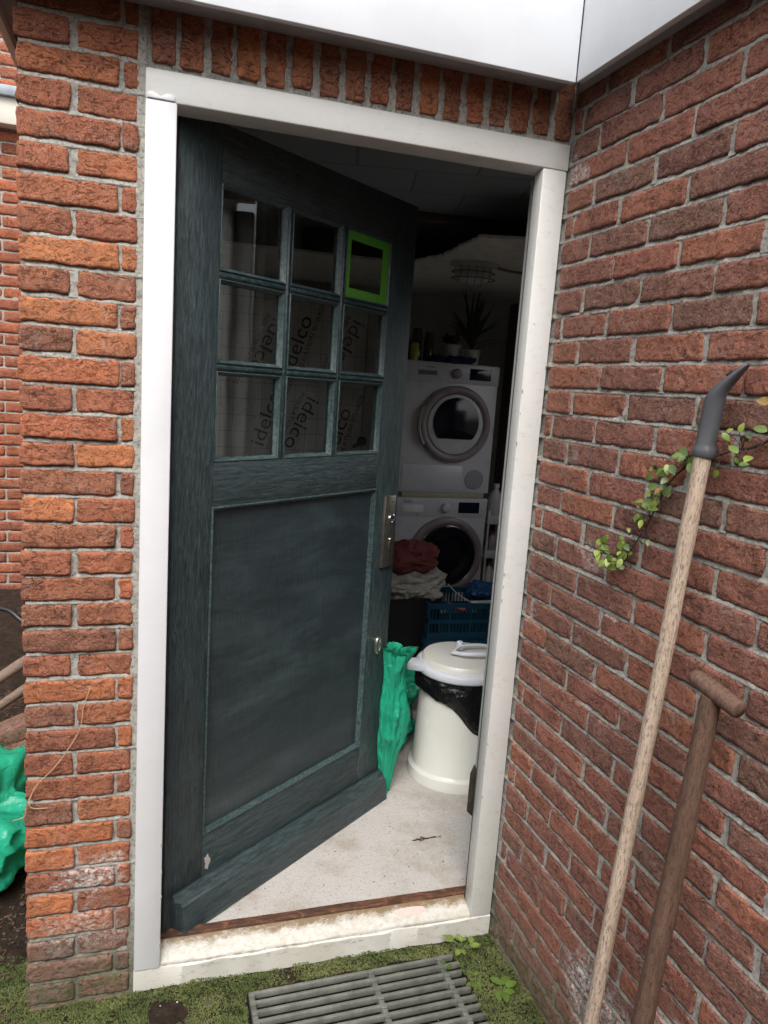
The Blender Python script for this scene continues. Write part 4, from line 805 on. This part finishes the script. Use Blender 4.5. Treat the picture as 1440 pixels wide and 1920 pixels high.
# ---- laundry machines
WH = plain('appliance_white', (.60, .60, .62), .28, 0, .03, 4, 0); GRY = plain('appliance_grey', (.27, .22, .22), .35); DGL = plain('dark_drum_glass', (.008, .010, .016), .06); DSP = plain('display_blue_black', (.008, .009, .03), .12); CHR = plain('chrome_ring', (.6, .6, .62), .15, 1, .05)
def machine(name, z, label, dryer):
    e = empty(name, (1.73, 2.40, z), 0, label, 'laundry machine')
    H = .782 if dryer else .848
    m = MB(); m.box(-.30, .30, .0, .56, 0, H); m.build('housing', WH, e, bevel=.006)
    m = MB(); m.box(-.2995, .2995, -.006, .0, H-.118, H-.002); m.build('control_panel', WH, e, bevel=.003)
    if dryer: m = MB(); m.box(-.225, -.105, -.0085, -.006, H-.078, H-.052); m.build('drawer_grip', plain('grip_grey', (.12, .12, .12), .4), e); 
    else: m = MB(); m.box(-.258, -.125, -.0085, -.006, H-.088, H-.045); m.build('detergent_drawer', plain('drawer_white', (.8, .8, .8), .3), e, bevel=.001)
    m = MB(); m.box(.105, .245, -.009, -.006, H-.092, H-.024); m.build('display', DSP, e, bevel=.001)
    m = MB(); m.lathe([(.030, -.006), (.029, -.022), (.024, -.026), (.001, -.026)], (.02, 0, H-.060), 28, 'y'); m.build('program_dial', GRY if dryer else WH, e, smooth='auto')
    cz = H-.118-.245 if dryer else H-.128-.235; cx = .03 if dryer else .04; R0 = .232 if dryer else .245
    m = MB(); m.lathe([(R0, -.0005), (R0, -.022), (R0-.012, -.034), (R0-.030, -.036), (R0-.048, -.026), (R0-.055, -.010)], (cx, 0, cz), 56, 'y'); d = m.build('door_ring', GRY, e, smooth='auto')
    if dryer:
        m = MB(); m.lathe([(R0-.050, -.012), (R0-.054, -.030), (R0-.075, -.034), (.001, -.034)], (cx, 0, cz), 56, 'y'); m.build('door_face', plain('dryer_door_white', (.52, .52, .52), .35), d, smooth='auto')
        m = MB(); outl = []
        for a in np.linspace(0, 2*pi, 48, endpoint=False): xx, zz = .148*cos(a), .150*sin(a); zz = max(zz, -.098); outl.append((cx+xx, zz+cz+.012))
        m.hull([(a, -.034, b) for a, b in outl], [(a, -.040, b) for a, b in outl]); m.build('door_window', DGL, d, bevel=.002)
        m = MB(); m.tube([(cx+R0*1.01*cos(a), -.03, cz+R0*1.01*sin(a)) for a in np.linspace(pi*.86, pi*1.18, 16)], .012, 8); m.build('door_handle', GRY, d, smooth='auto')
        m = MB(); m.lathe([(.062, -.001), (.061, -.005), (.001, -.005)], (.195, 0, .085), 32, 'y'); m.build('filter_cover', plain('filter_grey', (.30, .30, .31), .5), e, smooth='auto')
        m = MB(); m.box(-.28, .11, -.004, 0, .018, .165); m.build('base_flap', WH, e, bevel=.002)
        m = MB(); m.box(-.175, -.12, -.0075, -.0062, H-.034, H-.029); m.build('badge', plain('badge_grey', (.15, .15, .15), .4), e)
        m = MB(); m.box(-.27, .27, -.002, .5, -.034, -.0005); m.build('stacking_tray', plain('tray_beige', (.42, .39, .28), .5), e, bevel=.002)
    else:
        m = MB(); m.lathe([(R0-.05, -.012), (R0-.056, -.030), (R0-.075, -.036), (R0-.10, -.030), (R0-.14, -.008), (.001, -.004)], (cx, 0, cz), 56, 'y'); m.build('door_window', DGL, d, smooth='auto')
        m = MB(); m.tube([(cx+(R0-.052)*cos(a), -.030, cz+(R0-.052)*sin(a)) for a in np.linspace(0, 2*pi, 60)], .0028, 6, cap=False); m.build('chrome_trim', CHR, d, smooth=True)
        text_mesh('lettering', 'beko', .030, plain('badge_ink', (.06, .06, .07), .5), e, Matrix.Translation((-.258, -.0070, H-.033)) @ XR90)
        m = MB(); m.lathe([(.006, -.0005), (.006, -.002), (.001, -.002)], (-.16, -.006, H-.105), 12, 'y'); m.build('drain_mark', GRY, e)
        for i in range(7):
            m = MB(); m.box(-.035 if i < 5 else .06, -.012 if i < 5 else .075, -.0072, -.0062, H-.035-.012*(i % 5), H-.0335-.012*(i % 5)); m.build('panel_mark', GRY, e)
    return e
machine('washing_machine', .060, 'white washing machine with dark porthole standing on the shed floor', False)
machine('tumble_dryer', .942, 'white tumble dryer with grey ringed door stacked on the washing machine', True)
for dx in (1.46, 2.0):
    pass
m = MB(); m.box(1.40, 2.06, 2.38, 2.99, .0308, .0595); tag(m.build('plinth', plain('plinth_grey', (.15, .15, .15), .8), bevel=.003), 'low grey plinth under the washing machine', 'plinth')

# on the dryer: pots, plants, jars, cloth
ZD = 1.7245
POTW = plain('white_pot', (.7, .68, .63), .5); 
def pot(x, y, r, h, label, name='potted_plant'):
    e = empty(name, (x, y, ZD), 0, label, 'potted plant'); m = MB(); m.lathe([(r*.75, 0), (r*.95, h*.9), (r, h*.9), (r, h), (r*.9, h), (r*.86, h*.85), (.001, h*.82)], n=28); m.build('pot', POTW, e, smooth='auto'); return e
PL = NT('dark_foliage'); PLM = PL.done(PL.mix(PL.noise(30), (.03, .045, .03), (.07, .10, .055)), .5)
e = pot(1.90, 2.56, .062, .095, 'spiky dracaena in a pale pot on the right of the dryer'); lv = Leaves(); R = random.Random(2)
for k in range(44):
    a = R.uniform(0, 2*pi); el = R.uniform(.5, 1.5); l = R.uniform(.18, .36); d = Vector((cos(a)*cos(el), sin(a)*cos(el), sin(el)))
    for sgm in range(1): lv.leaf(Vector((0, 0, .08+R.uniform(0, .10))), d, (0, 0, 1) if el < 1.2 else (0, 1, .2), l, .020, R.random(), .3)
lv.build('leaves', PLM, e); m = MB(); m.tube([(0, 0, .07), (.005, 0, .20)], .012, 8); m.build('stem', STEM, e)
e = pot(1.79, 2.62, .066, .12, 'smaller bushy plant in a pale pot left of the dracaena'); lv = Leaves()
for k in range(60): a = R.uniform(0, 2*pi); el = R.uniform(-.1, 1.3); lv.leaf(Vector((R.uniform(-.04, .04), R.uniform(-.04, .04), .115+R.uniform(0, .05))), (cos(a)*cos(el), sin(a)*cos(el), sin(el)), (0, 0, 1), R.uniform(.03, .06), .022, R.random())
lv.build('leaves', PLM, e); m = MB(); m.tube([(0, 0, .09), (0, 0, .16)], .005, 8); m.build('stem', STEM, e)
JG = plain('jar_glass', (.09, .09, .085), .08, 0, .3, 12); JL = plain('jar_lid', (.05, .045, .04), .5)
for (x, y, r, h, lab) in ((1.475, 2.56, .035, .13, 'squat glass jar nearest the door on the dryer'), (1.555, 2.60, .032, .20, 'tall glass jar with dark lid on the dryer, second from the door'), (1.625, 2.58, .030, .18, 'glass jar with dark lid next to the blue cloth on the dryer')):
    e = empty('glass_jar', (x, y, ZD), 0, lab, 'jar', 'jars on the dryer'); m = MB(); m.lathe([(r, 0), (r, h*.8), (r*.8, h*.88), (r*.8, h*.9)], n=20); m.build('body', JG, e, smooth='auto'); m = MB(); m.lathe([(r*.86, h*.885), (r*.86, h), (.001, h)], n=20); m.build('lid', JL, e, smooth='auto')
m = MB(); m.lathe([(.024, 0), (.024, .09), (.02, .105)], n=16); o = m.build('spray_can', plain('yellow_can', (.42, .38, .04), .4), smooth='auto'); o.location = (1.505, 2.49, ZD); tag(o, 'small yellow can at the front left of the dryer top', 'can')
BLUC = plain('blue_cloth', (.02, .035, .11), .95)
tag(crumple('cloth', (0, 0, .012), (.10, .07, .035), BLUC, 31 , 0, 0, .35, loc=(1.78, 2.45, ZD)), 'crumpled dark blue cloth hanging over the front edge of the dryer top', 'cloth')
tag(crumple('cloth', (0, 0, .012), (.09, .06, .032), BLUC, 37 , 0, 0, .35, loc=(1.665, 2.48, ZD)), 'second dark blue cloth bunched left of the first on the dryer', 'cloth')

# slim rack right of the washer
rk = empty('shelf_rack', (2.13, 2.50, .0305), 0, 'narrow white shelf rack standing right of the washing machine', 'rack')
RKM = plain('rack_white', (.55, .55, .54), .5)
for sx in (-.078, .078):
    for sy in (-.10, .10): m = MB(); m.box(sx-.006, sx+.006, sy-.006, sy+.006, 0, .80); m.build('post', RKM, rk, bevel=.002)
for z_ in (.05, .27, .50, .72): m = MB(); m.box(-.09, .09, -.115, .115, z_, z_+.012); m.box(-.09, .09, -.118, -.1155, z_-.001, z_+.05); m.build('shelf', RKM, rk, bevel=.002)
def bottle(x, y, z, r, h, col, lab, capc=(.6, .6, .6)):
    e = empty('bottle', (x, y, z), 0, lab, 'bottle', 'bottles on the slim rack'); m = MB(); m.lathe([(r, 0), (r, h*.6), (r*.8, h*.72), (r*.32, h*.85), (r*.32, h*.9)], n=18); m.build('body', plain('bottle_plastic', col, .4), e, smooth='auto'); m = MB(); m.lathe([(r*.42, h*.895), (r*.40, h), (.001, h)], n=14); m.build('cap', plain('bottle_cap', capc, .4), e, smooth='auto')
bottle(2.10, 2.43, .7625, .045, .24, (.5, .5, .5), 'white bottle on top of the slim rack'); bottle(2.105, 2.43, .5425, .032, .15, (.32, .32, .33), 'grey bottle on the upper middle shelf of the rack', (.3, .05, .05)); bottle(2.10, 2.43, .3125, .036, .18, (.55, .55, .52), 'white spray bottle with red cap on the lower middle shelf', (.25, .04, .05)); bottle(2.11, 2.43, .0925, .036, .15, (.2, .2, .21), 'dark bottle on the lowest shelf of the rack')

# ---- laundry hamper with washing
def weave(col):
    t = NT('wicker'); b = t.n('ShaderNodeTexBrick'); b.inputs['Scale'].default_value = 1; b.inputs['Brick Width'].default_value = .022; b.inputs['Row Height'].default_value = .012; b.inputs['Mortar Size'].default_value = .0032; b.inputs['Color1'].default_value = (*col, 1); b.inputs['Color2'].default_value = (*[v*1.4 for v in col], 1); b.inputs['Mortar'].default_value = (*[v*.25 for v in col], 1)
    sp = t.sep(); cmb = t.n('ShaderNodeCombineXYZ'); t.l(t.math('ADD', sp[0], sp[1]), cmb.inputs[0]); t.l(sp[2], cmb.inputs[1]); t.l(cmb.outputs[0], b.inputs['Vector']); t.bump(b.outputs['Fac'], -.003); return t.done(b.outputs[0], .5)
hm = empty('laundry_hamper', (1.36, 1.95, .0305), .1, 'dark woven laundry hamper in front of the washing machine', 'hamper')
def hamper_body():
    m = MB(); H = .42
    def rr_(w, d, r, z, n=6):
        o = []
        for (cx, cy, a0) in ((w-r, d-r, 0), (-w+r, d-r, pi/2), (-w+r, -d+r, pi), (w-r, -d+r, 1.5*pi)):
            for k in range(n+1): a = a0+pi/2*k/n; o.append((cx+r*cos(a), cy+r*sin(a), z))
        return o
    A, Bq, C_, D_ = rr_(.155, .13, .04, 0), rr_(.185, .155, .045, H), rr_(.175, .145, .04, H), rr_(.15, .125, .035, .02); n = len(A); m.add(A+Bq+C_+D_, [tuple(range(n-1, -1, -1)), tuple(range(3*n, 4*n))]+[(j*n+i, j*n+(i+1) % n, (j+1)*n+(i+1) % n, (j+1)*n+i) for j in range(3) for i in range(n)]); return m
hamper_body().build('basket', weave((.022, .022, .025)), hm, smooth='auto')
tag(crumple('bedding', (0, 0, 0), (.20, .165, .105), plain('white_bedding', (.36, .34, .30), .95, 0, .08), 3, amp=.26, loc=(1.38, 1.93, .50)), 'cream bedding heaped in the top of the dark hamper', 'bedding')
tag(crumple('red_garment', (0, 0, 0), (.155, .12, .10), plain('red_cloth', (.16, .036, .034), .95, 0, .2), 8, amp=.20, loc=(1.375, 1.88, .66)), 'crumpled dull red garment on top of the cream bedding', 'garment')
# blue folding crates
def crate(name, loc, rz, label, w=.50, d=.34, h=.20):
    e = empty(name, loc, rz, label, 'crate', 'blue plastic folding crates'); CB = plain('blue_plastic', (.005, .055, .10), .4)
    m = MB(); m.box(-w/2, w/2, -d/2, d/2, 0, .008); m.build('base', CB, e)
    for (ax, sgn) in (('x', -1), ('x', 1), ('y', -1), ('y', 1)):
        m = MB(); L = w if ax == 'x' else d-.018
        def bx(a0, a1, z0, z1, th=.006, po=0):
            a0 += 0; 
            if ax == 'x': yy = sgn*(d/2-.004); m.box(a0, a1, yy-th/2-po*.5, yy+th/2+po*.5, z0, z1)
            else: xx = sgn*(w/2-.004); m.box(xx-th/2-po*.5, xx+th/2+po*.5, a0, a1, z0, z1)
        bx(-L/2, L/2, h-.028, h, .014, .004); bx(-L/2, L/2, .009, .04, .006); bx(-L/2, L/2, h*.5-.01, h*.5+.012, .007)
        n = int(L/.020)
        for i in range(n+1): a = -L/2+.004+i*(L-.008)/n; wdt = .0055 if i % 6 else .012; bx(a-wdt/2, a+wdt/2, .04, h*.5-.01, .0058); bx(a-wdt/2, a+wdt/2, h*.5+.012, h-.028, .0058)
        m.build('side', CB, e)
    return e
crate('folding_crate', (1.70, 1.90, .0305), -.12, 'blue slatted crate at the bottom of the stack before the washer')
crate('folding_crate', (1.70, 1.91, .2325), -.05, 'blue slatted crate on top of the stack, holding papers and cables')
m = MB(); m.box(-.05, .05, -.02, .02, -.004, .004); o = m.build('orange_tool', plain('orange_plastic', (.42, .10, .03), .5), bevel=.003); o.location = (1.60, 1.76, .415); o.rotation_euler = (.2, .15, -.5); tag(o, 'flat orange tool lying across the upper blue crate', 'tool')
m = MB(); m.box(-.06, .06, -.03, .03, -.0012, .0012); o = m.build('paper_card', plain('card_white', (.45, .45, .45), .7)); o.location = (1.76, 1.78, .420); o.rotation_euler = (.3, -.05, -.15); tag(o, 'white printed card lying in the upper blue crate', 'card')
m = MB(); m.tube(catmull([(1.60, 1.9, .50), (1.63, 1.82, .465), (1.68, 1.79, .435), (1.72, 1.77, .425)]), .003, 6); tag(m.build('white_cable', plain('cable_white', (.5, .5, .5), .5), smooth='auto'), 'thin white cable dangling into the upper blue crate', 'cable')
tag(crumple('blue_bag', (0, 0, 0), (.11, .10, .06), plain('blue_film', (.01, .07, .20), .3), 44, 0, 0, .35, loc=(1.84, 2.0, .43)), 'crumpled blue plastic bag in the back of the upper crate', 'bag')

# ---- cream bin with black liner
bn = empty('waste_bin', (1.215, .785, .0305), radians(0), 'cream cylindrical bin with white lid and black liner just inside the door', 'bin')
CRM = plain('cream_enamel', (.76, .755, .69), .25, 0, .04, 5, 0); LID = plain('lid_cream', (.72, .71, .65), .35, 0, .04, 5, 0); WPL = plain('white_plastic', (.68, .70, .76), .35, 0, .04, 5, 0)
m = MB(); m.lathe([(.186, 0), (.188, .012), (.184, .040), (.172, .048), (.168, .055), (.158, .44), (.150, .44), (.150, .40)], n=64); m.build('body', CRM, bn, smooth='auto')
m = MB(); m.lathe([(.180, .438), (.184, .446), (.182, .466), (.168, .474), (.160, .472)], n=64)
m.hull([(-.168, -.045, .448), (-.168, .045, .448), (-.238, .030, .456), (-.246, 0, .456), (-.238, -.030, .456)], [(-.165, -.05, .474), (-.165, .05, .474), (-.238, .034, .482), (-.248, 0, .482), (-.238, -.034, .482)]); m.build('rim', WPL, bn, bevel=.003)
m = MB(); m.lathe([(.163, .468), (.161, .486), (.154, .495), (.130, .4985), (.001, .499)], n=64); m.build('lid', LID, bn, smooth='auto')
m = MB(); hp = [(-.05+.0, -.015, .514), (-.02, -.052, .520), (.04, -.072, .524), (.10, -.070, .522), (.15, -.045, .512), (.165, 0, .506)]; hp2 = [(a, -b, c) for a, b, c in hp[::-1]]
m.tube(catmull(hp, 5), .0085, 10, flat=.7); m.tube(catmull([(a, b+.0, c) for a, b, c in [(-.05, -.015, .514), (-.01, .02, .520), (.06, .035, .522), (.13, .025, .516), (.165, 0, .506)]], 5), .0085, 10, flat=.7); m.lathe([(.016, .508), (.014, .535), (.009, .540), (.001, .540)], (.0, .035, 0), 16); m.lathe([(.022, -.02), (.022, .02)], (.172, 0, .500), 20, 'x'); m.build('lid_handle', WPL, bn, smooth='auto')
# liner bag draped outside the rim
nu, nv = 110, 26; V = []
for j in range(nv):
    for i in range(nu):
        a = 2*pi*i/nu; f = j/(nv-1); drop = .085+.165*np.clip(cos(a+.85), 0, 1)**1.3+.008*sin(7*a); r = .170+.014*math.sin(f*pi)+.006*vn(np.array([[a*5, f*4, 0.]]), 4)[0]*f+.0035*vn(np.array([[a*13, f*9, 0.]]), 7)[0]
        if f > .92: r -= .004
        V.append((r*cos(a), r*sin(a), .446-drop*f))
F = [(j*nu+i, j*nu+(i+1) % nu, (j+1)*nu+(i+1) % nu, (j+1)*nu+i) for j in range(nv-1) for i in range(nu)]
me = bpy.data.meshes.new('liner'); me.from_pydata(V, [], F); me.polygons.foreach_set('use_smooth', [True]*len(F)); link('liner', me, BPL, bn)
# green bags behind the door edge
def drape(name, label, loc, H, w0, w1, seed, lean=0):
    nu, nv = 90, 80; V = []
    for j in range(nv):
        f = j/(nv-1); z_ = H*(1-f)
        for i in range(nu):
            a = 2*pi*i/nu; wv_ = w0+(w1-w0)*(f**.8)+.018*sin(f*9+seed); fold = abs(vn(np.array([[cos(a)*2.6+seed, sin(a)*2.6, f*1.2]]), seed)[0])*.50+abs(vn(np.array([[cos(a)*4+seed, sin(a)*4, f*6]]), seed+3)[0])*.32+abs(vn(np.array([[cos(a)*9+seed, sin(a)*9, f*13]]), seed+5)[0])*.14
            r = wv_*(1.1-fold)*(1 if f < .9 else 1-(f-.9)*4); r = max(r, .012); V.append((r*cos(a)+lean*f, r*sin(a)*.7, max(z_+.012*sin(a*3+seed), 0)))
    F = [(j*nu+i, j*nu+(i+1) % nu, (j+1)*nu+(i+1) % nu, (j+1)*nu+i) for j in range(nv-1) for i in range(nu)]+[tuple(range(nu)), tuple((nv-1)*nu+i for i in range(nu))]
    me = bpy.data.meshes.new(name); me.from_pydata(V, [], F); me.polygons.foreach_set('use_smooth', [True]*len(F)); o = link(name, me, GPL); o.location = loc; tag(o, label, 'bag', 'green plastic bags inside the door'); return o
drape('plastic_bag', 'tall green plastic bag hanging down behind the free edge of the door', (.888, .672, .033), .575, .088, .048, 3, .0)
tag(crumple('plastic_bag', (0, 0, 0), (.09, .10, .085), GPL, 21, amp=.45, loc=(1.035, 1.02, .105)), 'low crumpled green plastic bag between the tall bag and the cream bin', 'bag', 'green plastic bags inside the door')
tag(crumple('plastic_bag', (0, 0, 0), (.12, .12, .12), GPL, 25, amp=.4, loc=(1.16, 1.36, .14)), 'green plastic bag in the shade farther back beside the bin', 'bag', 'green plastic bags inside the door')
dl = empty('soft_toy', (1.062, 1.0, .165), .2, 'small soft doll with reddish brown hair tucked into the low green bag', 'toy')
m = MB(); m.lathe([(.001, -.034), (.022, -.028), (.034, -.005), (.034, .012), (.02, .032), (.001, .037)], n=20); m.build('face', plain('doll_skin', (.52, .34, .27), .8), dl, smooth=True)
m = MB(); m.lathe([(.040, -.004), (.043, .014), (.034, .036), (.015, .047), (.001, .049)], (.006, .010, .002), 20); m.build('hair', plain('doll_hair', (.20, .06, .035), .9), dl, smooth=True)
# sweepings on the floor
m = MB(); R = random.Random(9)
for k in range(26):
    x_, y_ = 1.0+R.gauss(-.055, .030), .36+R.gauss(0, .004); a = R.uniform(-.6, .6); l = R.uniform(.004, .018); m.T = Matrix.Translation((x_, y_, .0325)) @ Matrix.Rotation(a, 4, 'Z'); m.box(-l/2, l/2, -.0008, .0008, 0, .0018)
for k in range(30): m.T = Matrix.Translation((R.uniform(.2, 1.1), R.uniform(.12, .55), .032)) @ Matrix.Rotation(R.uniform(0, 3), 4, 'Z'); l = R.uniform(.002, .006); m.box(-l/2, l/2, -.001, .001, 0, .0015)
m.T = None; tag(m.build('sweepings', plain('dirt_bits', (.05, .04, .03), .9)), 'dark bits of dirt swept on the pale concrete floor', 'dirt', kind='stuff')

# ---- unseen timber fence added behind the viewer to block the low sky
fe = empty('added_fence', (0, -3.6, -.06), 0, 'tall brown timber fence added unseen behind the viewer to block the low sky', 'fence')
FW = wood('added_fence_wood', (.10, .07, .05), (.16, .12, .09), (.05, .04, .03), 'z'); m = MB()
for k in range(56): m.box(-5.6+k*.2, -5.6+k*.2+.188, -.012+.006*(k % 2), .012+.006*(k % 2), 0, 2.7)
m.build('boards', FW, fe, bevel=.003)
for k in range(7): m = MB(); m.box(-5.6+k*1.85, -5.51+k*1.85, .019, .11, 0, 2.75); m.build('post', FW, fe, bevel=.004)
